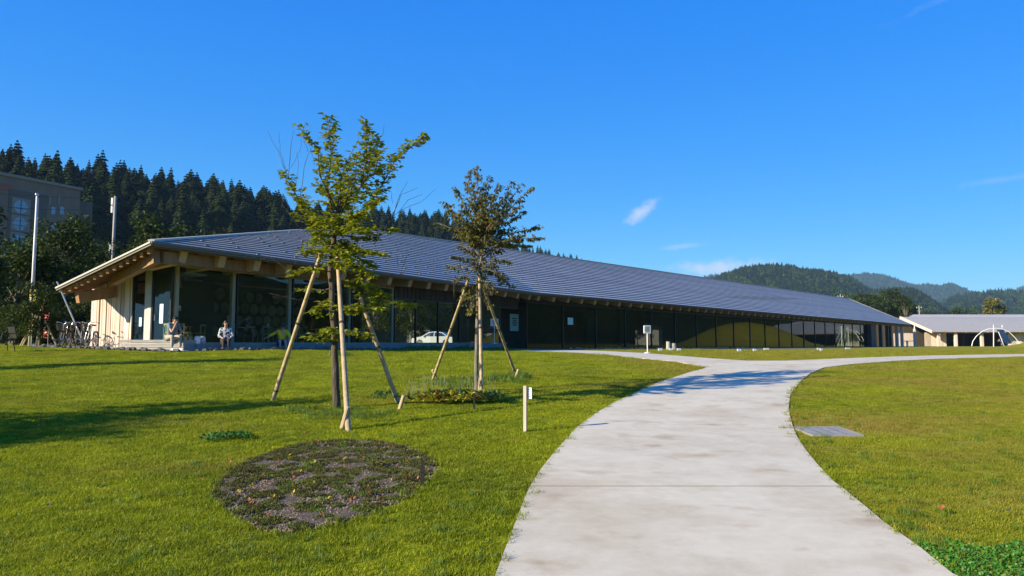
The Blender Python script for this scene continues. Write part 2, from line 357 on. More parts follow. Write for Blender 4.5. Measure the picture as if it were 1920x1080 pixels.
    def mesh(s, name, mats, smooth=False, off=None):
        me = bpy.data.meshes.new(name)
        v = s.v if off is None else [(a - off[0], b - off[1], c - off[2]) for a, b, c in s.v]
        me.from_pydata(v, [], s.f)
        for m in (mats if isinstance(mats, (list, tuple)) else [mats]): me.materials.append(M[m])
        if isinstance(mats, (list, tuple)) and len(mats) > 1: me.polygons.foreach_set('material_index', s.m)
        if smooth: me.polygons.foreach_set('use_smooth', [True] * len(me.polygons))
        me.update(); return me
    def build(s, name, mats, parent=None, smooth=False, off=None, label=None):
        return link(name, s.mesh(name, mats, smooth, off), parent, label)
def link(name, data, parent=None, label=None, loc=None, rz=0):
    o = bpy.data.objects.new(name, data); col.objects.link(o)
    if parent is not None: o.parent = parent
    if loc is not None: o.location = loc
    if rz: o.rotation_euler = (0, 0, rz)
    if label: o['label'] = label
    return o
def tag(o, label=None, cat=None, group=None, kind=None):
    if label: o['label'] = label
    if cat: o['category'] = cat
    if group: o['group'] = group
    if kind: o['kind'] = kind
    return o
def thing(name, label, cat, loc=(0, 0, 0), rz=0, group=None):
    o = bpy.data.objects.new(name, None); col.objects.link(o); o.location = loc; o.rotation_euler = (0, 0, rz); o.empty_display_size = .2
    return tag(o, label, cat, group)
def dup(root, loc=None, rz=None, label=None, scale=None):
    c = root.copy(); col.objects.link(c)
    if loc is not None: c.location = loc
    if rz is not None: c.rotation_euler = (0, 0, rz)
    if scale is not None: c.scale = (scale, scale, scale)
    if label: c['label'] = label
    for ch in root.children:
        d = ch.copy(); col.objects.link(d); d.parent = c
        for g2 in ch.children:
            e = g2.copy(); col.objects.link(e); e.parent = d
    return c
def struct(o): return tag(o, kind='structure')

# ------------------------------------------------------------------ ground
def grid_mesh(name, xs, ys, mname, drop=None):
    X, Y = np.meshgrid(xs, ys); Z = zg(X, Y)
    v = np.stack([X.ravel(), Y.ravel(), Z.ravel()], 1); nx, ny = len(xs), len(ys)
    idx = np.arange(nx * ny).reshape(ny, nx)
    f = np.stack([idx[:-1, :-1].ravel(), idx[:-1, 1:].ravel(), idx[1:, 1:].ravel(), idx[1:, :-1].ravel()], 1)
    me = bpy.data.meshes.new(name); me.from_pydata(v.tolist(), [], f.tolist()); me.materials.append(M[mname])
    me.polygons.foreach_set('use_smooth', [True] * len(me.polygons)); me.update()
    return link(name, me)
xs = np.unique(np.concatenate([-np.geomspace(24, 6000, 26), np.arange(-24, 24.1, .5), np.arange(26, 140, 4.0), np.geomspace(140, 7000, 22)]))
ys = np.unique(np.concatenate([-np.geomspace(6, 3000, 16), np.arange(-6, 34.1, .5), np.arange(36, 170, 4.0), np.geomspace(170, 7500, 26)]))
tag(struct(grid_mesh('lawn_ground', xs, ys, 'lawn_soil')), 'mown lawn rising gently towards the long low hall', 'lawn')

# concrete path: pixel outlines of its edges taken to the ground
LE = [(1080, 930), (1040, 945), (985, 966), (935, 985), (915, 994), (905, 1000), (880, 1016), (850, 1040), (825, 1062), (800, 1085), (775, 1120), (757, 1150), (738, 1190), (720, 1230), (700, 1290), (690, 1327)]
RE_ = [(1080, 1785), (1055, 1755), (1025, 1718), (985, 1660), (955, 1625), (935, 1600), (920, 1583), (905, 1562), (870, 1530), (845, 1510), (820, 1494), (800, 1486), (782, 1481), (765, 1479), (740, 1482), (712, 1505), (700, 1521), (690, 1545)]
def edge_x(tab, y):
    ysr = [t[0] for t in tab][::-1]; xr = [t[1] for t in tab][::-1]
    return float(np.interp(y, ysr, xr))
pyr = list(np.linspace(690, 760, 15)) + list(np.linspace(766, 913.8, 26)); pyf = list(np.linspace(915.7, 1080, 18))
PZ = .018
def slab_rows(rows, name, parent, extra_rows=None):
    b = MB(); nC = 9; pts = []
    for y in rows:
        xl, xr = edge_x(LE, y), edge_x(RE_, y)
        pts.append([gp(lerp(xl, xr, k / nC), y) + Vector((0, 0, PZ)) for k in range(nC + 1)])
    if extra_rows: pts += extra_rows(nC)
    for i in range(len(pts) - 1):
        for k in range(nC): b.quad(pts[i + 1][k], pts[i + 1][k + 1], pts[i][k + 1], pts[i][k])
    dz = Vector((0, 0, -.1))
    for i in range(len(pts) - 1):
        b.quad(pts[i][0], pts[i][0] + dz, pts[i + 1][0] + dz, pts[i + 1][0]); b.quad(pts[i + 1][-1], pts[i + 1][-1] + dz, pts[i][-1] + dz, pts[i][-1])
    for row in (pts[0], pts[-1]):
        for k in range(nC): b.quad(row[k], row[k + 1], row[k + 1] + dz, row[k] + dz)
    return b.build(name, 'concrete', parent), pts
path = MB()
# joint bed seen in the saw cut between two slabs
row = [gp(lerp(edge_x(LE, 914.7), edge_x(RE_, 914.7), k / 9), 914.7) for k in range(10)]
for k in range(9): path.quad(row[k] + Vector((0, -.05, .014)), row[k + 1] + Vector((0, -.05, .014)), row[k + 1] + Vector((0, .05, .014)), row[k] + Vector((0, .05, .014)))
path = path.build('path', 'gap_dark'); tag(struct(path), 'pale concrete footpath curving across the lawn', 'path')
def behind_rows(nC):
    l0, r0 = gp(930, 1080), gp(1785, 1080); out = []
    for i in range(1, 9):
        a = l0 + Vector((-.06 * i, -.9 * i, 0)); c = r0 + Vector((.10 * i, -.9 * i, 0))
        out.append([g(*lerp(a, c, k / nC).xy, PZ) for k in range(nC + 1)])
    return out
_, pts_far = slab_rows(pyr, 'slab', path)
_, pts_near = slab_rows(pyf, 'slab', path, behind_rows)
# cross path along the hall, meeting the curve
TOP = [(965, 657), (1060, 656.5), (1130, 658.5), (1200, 662), (1270, 667.5), (1330, 672.5), (1400, 677.3), (1470, 677.3), (1540, 674.6), (1600, 672), (1680, 669.2), (1750, 667), (1920, 664.3), (2300, 661), (2900, 658.5)]
BOT = [(965, 657.6), (1060, 661.5), (1130, 666), (1200, 672.3), (1270, 679), (1327, 690), (1545, 690), (1600, 683.3), (1680, 677.5), (1750, 674), (1920, 669.3), (2300, 664.3), (2900, 660.4)]
b = MB(); cx = sorted(set([t[0] for t in TOP + BOT] + list(range(970, 2300, 18)) + list(range(2300, 2900, 60)))); rows = []
for x in cx:
    yt = float(np.interp(x, *zip(*TOP))); yb = float(np.interp(x, *zip(*BOT))); rows.append([gp(x, lerp(yb, yt, k / 4)) + Vector((0, 0, PZ)) for k in range(5)])
for i in range(len(rows) - 1):
    for k in range(4): b.quad(rows[i][k], rows[i + 1][k], rows[i + 1][k + 1], rows[i][k + 1])
    for k in (0, 4): b.quad(rows[i][k], rows[i + 1][k], rows[i + 1][k] - Vector((0, 0, .1)), rows[i][k] - Vector((0, 0, .1)))
b.build('slab', 'concrete', path)
PATH_POLY = [p[0].xy for p in pts_far[::-1]][::-1] + [p[0].xy for p in pts_near] + [p[-1].xy for p in pts_near[::-1]] + [p[-1].xy for p in pts_far[::-1]]
CROSS_POLY = [r[0].xy for r in rows] + [r[4].xy for r in rows[::-1]]
def inside(poly, X, Y):
    r = np.zeros(len(X), bool); n = len(poly)
    for i in range(n):
        x1, y1 = poly[i]; x2, y2 = poly[(i + 1) % n]
        if y1 == y2: continue
        c = ((y1 > Y) != (y2 > Y)) & (X < (x2 - x1) * (Y - y1) / (y2 - y1) + x1); r ^= c
    return r
BED_PX = [(398, 925), (405, 905), (425, 885), (455, 868), (500, 850), (545, 836), (590, 828), (640, 824), (700, 826), (750, 834), (790, 847), (815, 862), (824, 878), (812, 900), (785, 925), (745, 948), (690, 968), (630, 986), (570, 998), (520, 1003), (480, 996), (450, 980), (425, 962), (405, 945)]
BED = [gp(*p).xy for p in BED_PX]
bc = sum((Vector(p) for p in BED), Vector((0, 0))) / len(BED)
GRATE = gp(1549, 810)

# ------------------------------------------------------------------ the hall
A, K, E_ = atz(283, 454, 4.0), atz(1010, 550, 4.0), atz(1710, 609, 4.0)
d1 = (K - A).normalized(); len1 = (K - A).length; n1 = Vector((-d1.y, d1.x, 0))
d2 = (E_ - K).normalized(); len2 = (E_ - K).length; n2 = Vector((-d2.y, d2.x, 0))
R1, R2, RK, RE = Vector((-12.83, 42.91, 7.22)), Vector((-9.5, 48.89, 8.15)), Vector((-5.07, 56.55, 8.50)), Vector((64.75, 138.5, 9.0))
LOW = Vector((-17.57, 27.67, 2.61))
MIDE = A + d1 * 17.0
HB = Vector((-13, 28, .3))
hall = thing('hall_building', 'long low timber hall with blue grey metal roof and glass front', 'building', HB)
def hp(b, name, mats, parent=None, smooth=False, label=None):
    return b.build(name, mats, parent or hall, smooth, HB, label)
UP = Vector((0, 0, 1))
# roof deck, its back slopes and the soffit
def slope1(w): return [lerp(A, R1, w), lerp(MIDE, R2, w), lerp(K, RK, w)]
def slope2(w): return [lerp(K, RK, w), lerp(E_, RE, w)]
rb = MB()
nb = (R1 - A); BL = LOW + nb * 1.02 + Vector((-.4, 0, 0))
B1, BK, BE = R1 + n1 * 9 - UP * 3.6, RK + (n1 + n2).normalized() * 9.3 - UP * 4.2, RE + n2 * 9 - UP * 4.4
dn = Vector((0, 0, -.10))
def sheet(pts):
    a = [p - UP * .008 for p in pts]; rb.prism(a, dn)
s0, s1 = slope1(0), slope1(1)
for i in range(25):
    lo, hi = slope1(i / 25), slope1((i + 1) / 25)
    for k in (0, 1): sheet([lo[k] - UP * .02, lo[k + 1] - UP * .02, hi[k + 1] - UP * .02, hi[k] - UP * .02])
sheet([K, E_, RE, RK])
sheet([A, R1, BL, LOW]); sheet([R1, R2, RK, BK, B1]); sheet([RK, RE, BE, BK]); sheet([E_, BE, RE])
roof = hp(rb, 'roof', 'roof_felt_lap_shade')
NC = 23
for sl in (slope1, slope2):
    for i in range(NC):
        lo, hi = sl(i / NC), sl((i + 1) / NC); b = MB()
        for k in range(len(lo) - 1):
            a0, a1, c1, c0 = lo[k], lo[k + 1], hi[k + 1], hi[k]
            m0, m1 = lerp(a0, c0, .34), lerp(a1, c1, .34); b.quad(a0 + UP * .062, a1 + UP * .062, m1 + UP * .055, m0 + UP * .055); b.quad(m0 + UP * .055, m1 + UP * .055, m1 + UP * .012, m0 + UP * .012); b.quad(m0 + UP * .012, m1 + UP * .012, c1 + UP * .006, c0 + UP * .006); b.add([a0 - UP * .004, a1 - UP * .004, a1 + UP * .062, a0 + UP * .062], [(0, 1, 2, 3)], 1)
        hp(b, 'roof_course', ['roof_metal', 'roof_felt_lap_shade'], roof)  # lip faces coloured dark to paint the shade line under each lap
b = MB()
for sl, ln, dd in ((slope1, len1, d1), (slope2, len2, d2)):
    for i in range(NC):
        lo, hi = sl(i / NC), sl((i + 1) / NC); off = (i * 1.37 + (i // 3) * .55 + (i % 2) * .3) % 4.1
        for j in range(int(ln / 4.1)):
            t = (off + j * 4.1) / ln
            if len(lo) == 3:
                k = 0 if t < .5 else 1; tt = t * 2 - k
                p = lerp(lo[k], lo[k + 1], tt); q = lerp(hi[k], hi[k + 1], tt)
            else: p = lerp(lo[0], lo[1], t); q = lerp(hi[0], hi[1], t)
            m_ = lerp(p, q, .12); b.beam(m_ + UP * .065 - dd * .09, m_ + UP * .065 + dd * .09, .045, .014)
o = hp(b, 'seam_clip', 'roof_clip', roof); o['kind'] = 'stuff'
b = MB()     # ridge and hip cappings, verge trims
for p, q in ((A, R1), (R1, R2), (R2, RK), (RK, RE), (RE, E_)): b.beam(p + UP * .06, q + UP * .06, .22, .07)
hp(b, 'ridge_cap', 'roof_metal', roof)
b = MB(); b.beam(A + UP * .0 - d1 * .02, LOW + UP * .0 - d1 * .02, .04, .06); hp(b, 'verge_trim', 'roof_metal', roof)
b = MB(); b.beam(A + UP * .0 - n1 * .035, K - n1 * .035, .05, .09); b.beam(K - n2 * .035, E_ - n2 * .035, .05, .09); hp(b, 'eave_trim', 'roof_felt_lap_shade', roof)
# soffit boards
sb = MB()
def soff(pts, d=.14): sb.prism([p - UP * d for p in pts], Vector((0, 0, -.03)))
soff([s0[0] + n1 * .1, s0[1] + n1 * .1, lerp(s0[1], s1[1], .42), lerp(s0[0], s1[0], .42)]); soff([s0[1] + n1 * .1, s0[2] + n1 * .1, lerp(s0[2], s1[2], .42), lerp(s0[1], s1[1], .42)])
soff([K + n2 * .1, E_ + n2 * .1, lerp(E_, RE, .4), lerp(K, RK, .4)])
soff([A + nb * .01, A + nb * .42, LOW + nb * .42, LOW + nb * .01])
hp(sb, 'soffit', 'cedar')
nl = (LOW - A).cross(nb).normalized()
def zleft(x, y): return A.z - (nl.x * (x - A.x) + nl.y * (y - A.y)) / nl.z
def zfront1(p):
    t = (p - A).dot(d1); w = (p - A).dot(n1) / 9.0
    e = A + d1 * t; zr = float(np.interp(t, [0, 15.6, 22.5, 29.7], [5.4, 7.22, 8.15, 8.5]))
    return 4 + (zr - 4) * w
# glass line
INS = 1.6
def g1(t): return A + d1 * t + n1 * INS
def g2(t): return K + d2 * t + n2 * INS
tG = 2.06; Gc = g1(tG)
FLOOR = .46; HEAD = 3.45
def gl(t): return Gc + n1 * t
def xy(p, z): return Vector((p.x, p.y, z))
# rafters under the front eaves: tapered cantilevers with pale sawn ends, sides equally pale as painted ground bounce
def rafter(e, n, tip=.42, root=.66, L=2.3, w=.30, zf=.42):
    b = MB(); q = e + n * L + UP * (zf * L); p = e + n * .28 + UP * (zf * .28)
    r = n.cross(UP).normalized() * w / 2
    t0, t1_ = -.19, -.19
    P = [p - r + UP * t0, p + r + UP * t0, p + r + UP * (t0 - tip), p - r + UP * (t0 - tip)]
    Q = [q - r + UP * t1_, q + r + UP * t1_, q + r + UP * (t1_ - root - .3), q - r + UP * (t1_ - root - .3)]
    P[2] += n * .16; P[3] += n * .16
    b.add(P + Q, [(0, 1, 2, 3)], 1); b.add(P + Q, [(7, 6, 5, 4), (0, 4, 5, 1), (1, 5, 6, 2), (2, 6, 7, 3), (3, 7, 4, 0)], 0)
    return b
t = 1.55
while t < len1 - .3:
    z1 = float(np.interp(t, [0, 15.6, 22.5, 29.7], [.16, .36, .45, .5])); hp(rafter(A + d1 * t, n1, zf=z1), 'rafter', ['cedar_end_bounce', 'cedar_end_bounce']); t += 1.72
t = .5
while t < len2 - .6:
    hp(rafter(K + d2 * t, n2, zf=.49), 'rafter', ['cedar_end_bounce', 'cedar_end_bounce']); t += 1.8
# big corner beam ends and purlins stepping down the left verge
ce = A + d1 * 1.2 + n1 * 4; ce.z = zleft(ce.x, ce.y) - .45
b = MB(); b.beam(A + d1 * .55 + n1 * .45 - UP * .42, ce, .24, .50); b.beam(A + d1 * .55 + n1 * .45 - UP * .42 + d1 * .2 , A + d1 * 7 + n1 * 1.2 - UP * .35, .22, .42); hp(b, 'corner_beam', 'cedar')
b = MB(); b.beam(LOW + d1 * .5 - n1 * .55 - UP * .36, LOW + d1 * 5 - n1 * .5 + UP * .55, .22, .42); hp(b, 'end_beam', 'cedar')
for k in range(14):
    w = .05 + .9 * k / 13; p = lerp(A, LOW, w); q = p + nb * .40
    b = MB(); b.beam(p + nb * .012 - UP * .24, q - UP * .24, .11, .20); hp(b, 'purlin', 'cedar')
# timber wall of the left end: single planks of uneven width with dark gaps
b = MB(); a0, a1 = gl(2.44) + d1 * .10, gl(5.22) + d1 * .10
b.prism([xy(a0, .25), xy(a1, .25), xy(a1, zleft(a1.x, a1.y) - .2), xy(a0, zleft(a0.x, a0.y) - .2)], d1 * .08); hp(b, 'wall_backing', 'gap_dark')
t = 2.42; i = 0
while t < 5.2:
    w = rnd.choice((.10, .13, .16, .20)); w = min(w, 5.22 - t); gap = rnd.choice((.02, .025, .03, .045, .065)); pr = rnd.uniform(0, .04)
    p, q = gl(t) - d1 * pr, gl(t + w) - d1 * pr
    b = MB(); b.prism([xy(p, .30), xy(q, .30), xy(q, zleft(q.x, q.y) - .22), xy(p, zleft(p.x, p.y) - .22)], d1 * .05); hp(b, 'plank', 'plank_pale'); t += w + gap
# return of the timber wall round the far end
t = .08
while t < 5.2:
    w = rnd.choice((.12, .15, .18)); p = gl(5.24) + d1 * t; q = p + d1 * w
    b = MB(); b.prism([xy(p, .3), xy(q, .3), xy(q, zleft(q.x, q.y) - .22), xy(p, zleft(p.x, p.y) - .22)], -n1 * .05); hp(b, 'plank', 'plank_pale'); t += w + .012
# boards between window heads and soffit
def boards_line(f, t0, t1_, ztop, zbot, step, m, n, name='head_board'):
    t = t0
    while t < t1_:
        w = step * rnd.uniform(.7, 1.15); e = min(t + w, t1_); p, q = f(t), f(e); pr = rnd.uniform(0, .03)
        b = MB(); b.prism([xy(p, zbot) - n * pr, xy(q, zbot) - n * pr, xy(q, ztop(q)) - n * pr, xy(p, ztop(p)) - n * pr], n * .04); hp(b, name, m); t = e + .05
boards_line(lambda t: gl(t), 0, 2.4, lambda p: zleft(p.x, p.y) - .18, HEAD + .02, .19, 'cedar', d1)
boards_line(g1, tG, 15.5, lambda p: zfront1(p) - .18, HEAD + .02, .50, 'cedar', n1)
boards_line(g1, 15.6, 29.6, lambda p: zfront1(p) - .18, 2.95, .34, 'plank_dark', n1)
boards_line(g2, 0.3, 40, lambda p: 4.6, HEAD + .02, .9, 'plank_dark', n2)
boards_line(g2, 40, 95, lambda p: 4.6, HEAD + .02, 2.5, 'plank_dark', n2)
b = MB()
for f, t0, t1_, n in ((g1, tG, 29.6, n1), (g2, 0, 95, n2)):
    b.prism([xy(f(t0), HEAD + .03) + n * .08, xy(f(t1_), HEAD + .03) + n * .08, xy(f(t1_), 4.2) + n * .08, xy(f(t0), 4.2) + n * .08], n * .05)
hp(b, 'head_backing', 'gap_dark')
# glazing
def pane(f, t0, t1_, zb, zt, n, m='glass_clear', name='glass_pane'):
    b = MB(); p, q = f(t0), f(t1_); b.prism([xy(p, zb), xy(q, zb), xy(q, zt), xy(p, zt)], n * .012); return hp(b, name, m)
def post(p, zb, zt, w, d, m, name='post', dirv=None):
    b = MB(); dv = dirv or d1; M3 = Matrix((dv, Vector((-dv.y, dv.x, 0)), UP)).transposed()
    b.box(xy(p, (zb + zt) / 2), (w, d, zt - zb), M4=M3); return hp(b, name, m)
# left return: entrance door, pale panel, narrow light
pane(gl, .10, 1.13, FLOOR, HEAD, d1); pane(gl, 1.62, 2.36, FLOOR - .1, HEAD, d1)
b = MB(); b.prism([xy(gl(1.22), .5) - d1 * .05, xy(gl(1.62), .5) - d1 * .05, xy(gl(1.62), HEAD) - d1 * .05, xy(gl(1.22), HEAD) - d1 * .05], d1 * .09); hp(b, 'metal_panel', 'grey_paint')
for t in (2.40, 1.17, .06): post(gl(t), FLOOR - .1, HEAD, .07, .09, 'frame_metal', 'mullion', n1)
post(Gc + d1 * .16, FLOOR, HEAD, .14, .12, 'post_wood', 'post')
for t, z0, z1, w in ((.62, 1.25, 2.0, .22), (1.9, 1.15, 1.5, .16)):
    b = MB(); b.box(xy(gl(t), (z0 + z1) / 2) - d1 * .012, (w, .006, z1 - z0), rz=math.atan2(n1.y, n1.x)); hp(b, 'paper_notice', 'paper')
b = MB(); b.tube([xy(gl(.98), 1.35) - d1 * .05, xy(gl(.98), 1.6) - d1 * .05], .015, 6); hp(b, 'door_handle', 'chrome')
# front bays of the cafe
for a, c in ((tG + .26, 4.8), (5.05, 7.9), (8.15, 11.9), (12.1, 15.3)): pane(g1, a, c, FLOOR, HEAD, n1)
for t in (4.92, 8.02, 12.0, 15.42):
    post(g1(t) + n1 * .10, FLOOR, HEAD, .16, .16, 'post_wood', 'post'); post(g1(t) - n1 * .01 + d1 * .13, FLOOR, HEAD, .05, .08, 'frame_metal', 'mullion')
b = MB(); b.beam(xy(g1(tG), HEAD), xy(g1(15.4), HEAD), .12, .05); b.beam(xy(g1(tG), FLOOR + .03), xy(g1(28.0), FLOOR + .03), .1, .06); hp(b, 'window_rail', 'post_wood')
# through lobby and porch
for a, c in ((15.5, 17.4), (17.5, 19.6), (19.7, 21.9), (22.0, 24.6), (24.7, 27.0)): pane(g1, a, c, FLOOR, 2.95 if a > 15 else HEAD, n1)
for t in (17.45, 19.65, 21.95, 24.65, 27.0): post(g1(t), FLOOR, 2.95, .08, .12, 'frame_metal', 'mullion')
b = MB(); b.beam(xy(g1(15.5), 2.95), xy(g1(29.6), 2.95), .12, .07); hp(b, 'window_rail', 'frame_metal', label='dark steel rail over the lobby windows')
# long gallery glazing
edges = [0.6, 5.0]; 
while edges[-1] < 90: edges.append(edges[-1] + 4.55)
edges[-1] = 90.8
for a, c in zip(edges[:-1], edges[1:]): pane(g2, a + .04, c - .04, -.05 - .0024 * a, HEAD, n2, 'glass_hall')
for k, a in enumerate(edges): post(g2(a), -.1 - .0024 * a, HEAD, .09, .14, 'frame_metal', 'mullion', d2)
for t in (9, 14, 19.2, 24.3): post(g2(t) + n2 * .5, -.1, HEAD, .35, .35, 'plank_dark', 'column', d2)
b = MB(); b.beam(xy(g2(.6), HEAD), xy(g2(90.8), HEAD), .1, .08); b.beam(xy(g2(.6), -.02), xy(g2(90.8), -.25), .12, .10); hp(b, 'window_rail', 'frame_metal', label='dark steel rail along the long gallery glass')
post(g2(92.6), -.4, 4.2, 3.2, 1.2, 'post_grey', 'end_wall', d2)
for t in (97.0, 101.5, 103.6, 108.5, 112.5): post(g2(t) - n2 * .6, -.4, 4.1, .5, .5, 'post_grey' if t < 106 else 'plank_pale', 'porch_post', d2)
# interior shell
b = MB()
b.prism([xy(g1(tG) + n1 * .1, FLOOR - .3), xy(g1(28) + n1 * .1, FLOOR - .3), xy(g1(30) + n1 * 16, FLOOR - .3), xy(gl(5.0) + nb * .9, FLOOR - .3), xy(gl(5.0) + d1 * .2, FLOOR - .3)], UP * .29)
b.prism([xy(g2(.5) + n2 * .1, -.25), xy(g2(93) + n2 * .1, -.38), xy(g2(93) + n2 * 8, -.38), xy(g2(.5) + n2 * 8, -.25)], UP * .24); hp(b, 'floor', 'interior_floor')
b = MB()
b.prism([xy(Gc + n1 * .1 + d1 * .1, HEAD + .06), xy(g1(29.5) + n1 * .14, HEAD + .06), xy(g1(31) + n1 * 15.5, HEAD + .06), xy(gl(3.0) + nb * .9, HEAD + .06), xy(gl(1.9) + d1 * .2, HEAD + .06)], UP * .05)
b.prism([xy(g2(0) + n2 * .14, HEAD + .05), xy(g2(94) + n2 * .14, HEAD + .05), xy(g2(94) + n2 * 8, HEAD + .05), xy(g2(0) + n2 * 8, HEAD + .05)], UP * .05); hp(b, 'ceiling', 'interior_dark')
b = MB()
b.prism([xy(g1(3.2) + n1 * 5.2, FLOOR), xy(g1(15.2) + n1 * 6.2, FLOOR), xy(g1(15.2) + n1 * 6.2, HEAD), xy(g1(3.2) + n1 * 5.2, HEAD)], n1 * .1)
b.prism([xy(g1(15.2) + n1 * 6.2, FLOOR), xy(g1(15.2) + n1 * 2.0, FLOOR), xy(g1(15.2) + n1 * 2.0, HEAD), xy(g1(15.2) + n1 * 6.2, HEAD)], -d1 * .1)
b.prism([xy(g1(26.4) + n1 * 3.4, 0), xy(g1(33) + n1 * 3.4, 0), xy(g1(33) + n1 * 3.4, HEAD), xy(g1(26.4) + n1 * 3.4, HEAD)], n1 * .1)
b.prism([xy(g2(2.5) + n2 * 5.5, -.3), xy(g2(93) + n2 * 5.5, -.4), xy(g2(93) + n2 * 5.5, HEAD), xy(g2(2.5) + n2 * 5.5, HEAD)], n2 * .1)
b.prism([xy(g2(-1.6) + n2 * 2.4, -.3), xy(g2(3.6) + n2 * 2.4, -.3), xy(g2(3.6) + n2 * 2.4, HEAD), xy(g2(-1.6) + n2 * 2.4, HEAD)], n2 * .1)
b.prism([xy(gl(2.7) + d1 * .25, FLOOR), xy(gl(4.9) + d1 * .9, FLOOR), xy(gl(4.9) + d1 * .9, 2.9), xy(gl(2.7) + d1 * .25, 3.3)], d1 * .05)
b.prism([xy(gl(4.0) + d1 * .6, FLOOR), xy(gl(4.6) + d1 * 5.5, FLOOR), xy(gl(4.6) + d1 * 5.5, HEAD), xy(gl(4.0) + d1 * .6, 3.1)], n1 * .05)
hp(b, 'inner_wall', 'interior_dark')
b = MB(); b.prism([xy(gl(1.0) + d1 * .9, FLOOR), xy(gl(2.6) + d1 * .9, FLOOR), xy(gl(2.6) + d1 * .9, HEAD), xy(gl(1.0) + d1 * .9, HEAD)], d1 * .08); hp(b, 'teal_partition', 'interior_teal')
for t, ins in ((20, 14.5), (23.5, 14.5), (16.4, 5), (18.8, 9)): post(g1(t) + n1 * ins, FLOOR, HEAD, .2, .2, 'plank_dark', 'column')
# sawn log discs on the cafe back wall
for row in range(4):
    for k in range(17):
        t = 3.7 + k * .66 + (row % 2) * .33; z = 1.05 + row * .62
        if rnd.random() < .12: continue
        p = xy(g1(t) + n1 * (5.1 + (t - 3.2) / 12.0), z + rnd.uniform(-.05, .05)); r = rnd.uniform(.22, .29); rr = Matrix((d1, UP, -n1)).transposed()
        b = MB(); m_ = [(math.cos(a) * r, math.sin(a) * r) for a in [2 * math.pi * q / 14 for q in range(14)]]
        b.prism([p + d1 * x + UP * y for x, y in m_], -n1 * .06); hp(b, 'log_disc', 'disc_wood')
b = MB(); p = xy(g1(4.6) + n1 * 2.6, HEAD - .02); b.box(p, (1.1, 1.1, .08), rz=math.atan2(d1.y, d1.x)); hp(b, 'air_vent', 'grey_paint')
b = MB()
for k in range(24):
    a = R(60 + 240 * k / 23)
    if k: b.beam(pp, xy(g1(2.9) + n1 * .9, 1.55) + d1 * math.cos(a) * .32 + UP * math.sin(a) * .32, .06, .05 + .05 * math.sin(math.pi * k / 23))
    pp = xy(g1(2.9) + n1 * .9, 1.55) + d1 * math.cos(a) * .32 + UP * math.sin(a) * .32
moon = b; o = moon.build('crescent_ornament', 'chair_wood'); tag(o, 'crescent shaped wooden ornament hanging behind the corner cafe window', 'ornament')
# wooden terrace step along the front, weathered boards
DC = A + d1 * 1.67 + n1 * .3
def deck_face(p, q, zb, zt, nn, n_out, m='deck_wood'):
    h = (zt - zb) / nn
    for k in range(nn):
        b = MB(); z = zb + k * h; b.prism([xy(p, z + .008), xy(q, z + .008), xy(q, z + h - .006), xy(p, z + h - .006)], -n_out * rnd.uniform(.03, .036)); hp(b, 'deck_board', m)
dl = DC + n1 * 3.9
deck_face(dl, DC + n1 * .02, .24, .61, 4, -d1)
deck_face(DC, DC + d1 * .5, .22, .61, 4, -n1)
t = .52
while t < 23:
    e = min(t + 3.1, 23.3); zz = lambda s: float(np.interp(s, [0, 23.3], [.18, .03])); p, q = DC + d1 * t, DC + d1 * (e - .02)
    zb, zt = zz(t), float(np.interp(t, [0, 23.3], [.47, .43])); deck_face(p, q, zb, zt, 3, -n1); t = e
b = MB(); b.prism([xy(dl + d1 * .04, .60), xy(DC + d1 * .04 + n1 * .04, .60), xy(DC + d1 * .5 + n1 * .04, .60), xy(DC + d1 * .5 + n1 * 3, .60), xy(dl + d1 * 1, .60)], UP * .02); hp(b, 'deck_top', 'deck_wood')
b = MB(); b.prism([xy(DC + d1 * .52 + n1 * .04, .43), xy(DC + d1 * 23.3 + n1 * .04, .41), xy(DC + d1 * 23.3 + n1 * 1.35, .41), xy(DC + d1 * .52 + n1 * 1.35, .43)], UP * .025)
b.prism([xy(DC + d1 * .52 + n1 * .06, -.1), xy(DC + d1 * 23.28 + n1 * .06, -.1), xy(DC + d1 * 23.28 + n1 * .06, .42), xy(DC + d1 * .52 + n1 * .06, .42)], n1 * .1); hp(b, 'deck_top', 'deck_wood')
b = MB(); e = DC + d1 * 23.3; b.prism([xy(e, .0), xy(e + n1 * 1.35, .0), xy(e + n1 * 1.35, .43), xy(e, .43)], d1 * .03); hp(b, 'deck_end', 'deck_wood')

# concrete apron in front of the timber wall, plaza by the entrance
def ground_sheet(name, poly, m, dz, sub=10):
    b = MB(); n = len(poly) // 2
    L_, R_ = poly[:n], poly[n:][::-1]
    for i in range(n - 1):
        for k in range(sub):
            q = [lerp(Vector(L_[i]), Vector(L_[i + 1]), k / sub), lerp(Vector(L_[i]), Vector(L_[i + 1]), (k + 1) / sub), lerp(Vector(R_[i]), Vector(R_[i + 1]), (k + 1) / sub), lerp(Vector(R_[i]), Vector(R_[i + 1]), k / sub)]
            b.quad(*[g(p.x, p.y, dz) for p in q])
    return struct(b.build(name, m))
ap = [DC.xy + Vector((.1, -.75)), (dl - d1 * .55).xy, (dl + n1 * 4.2 - d1 * .3).xy, (dl + n1 * 4.2 + d1 * 1.1).xy, (dl + d1 * .5).xy, (DC + d1 * .6).xy]
tag(ground_sheet('apron_paving', ap, 'plaza_concrete', .03), 'pale concrete strip in front of the timber end wall', 'paving')
pz = [(DC + d1 * 23.5).xy, (K + d2 * 2).xy, (K + d2 * 8).xy, (K + d2 * 8 + n2 * 1.3).xy, (K + d2 * 2 + n2 * 1.5).xy, (DC + d1 * 23.5 + n1 * 3).xy]
tag(ground_sheet('entrance_paving', pz, 'plaza_concrete', .03), 'concrete paving at the hall entrance', 'paving')
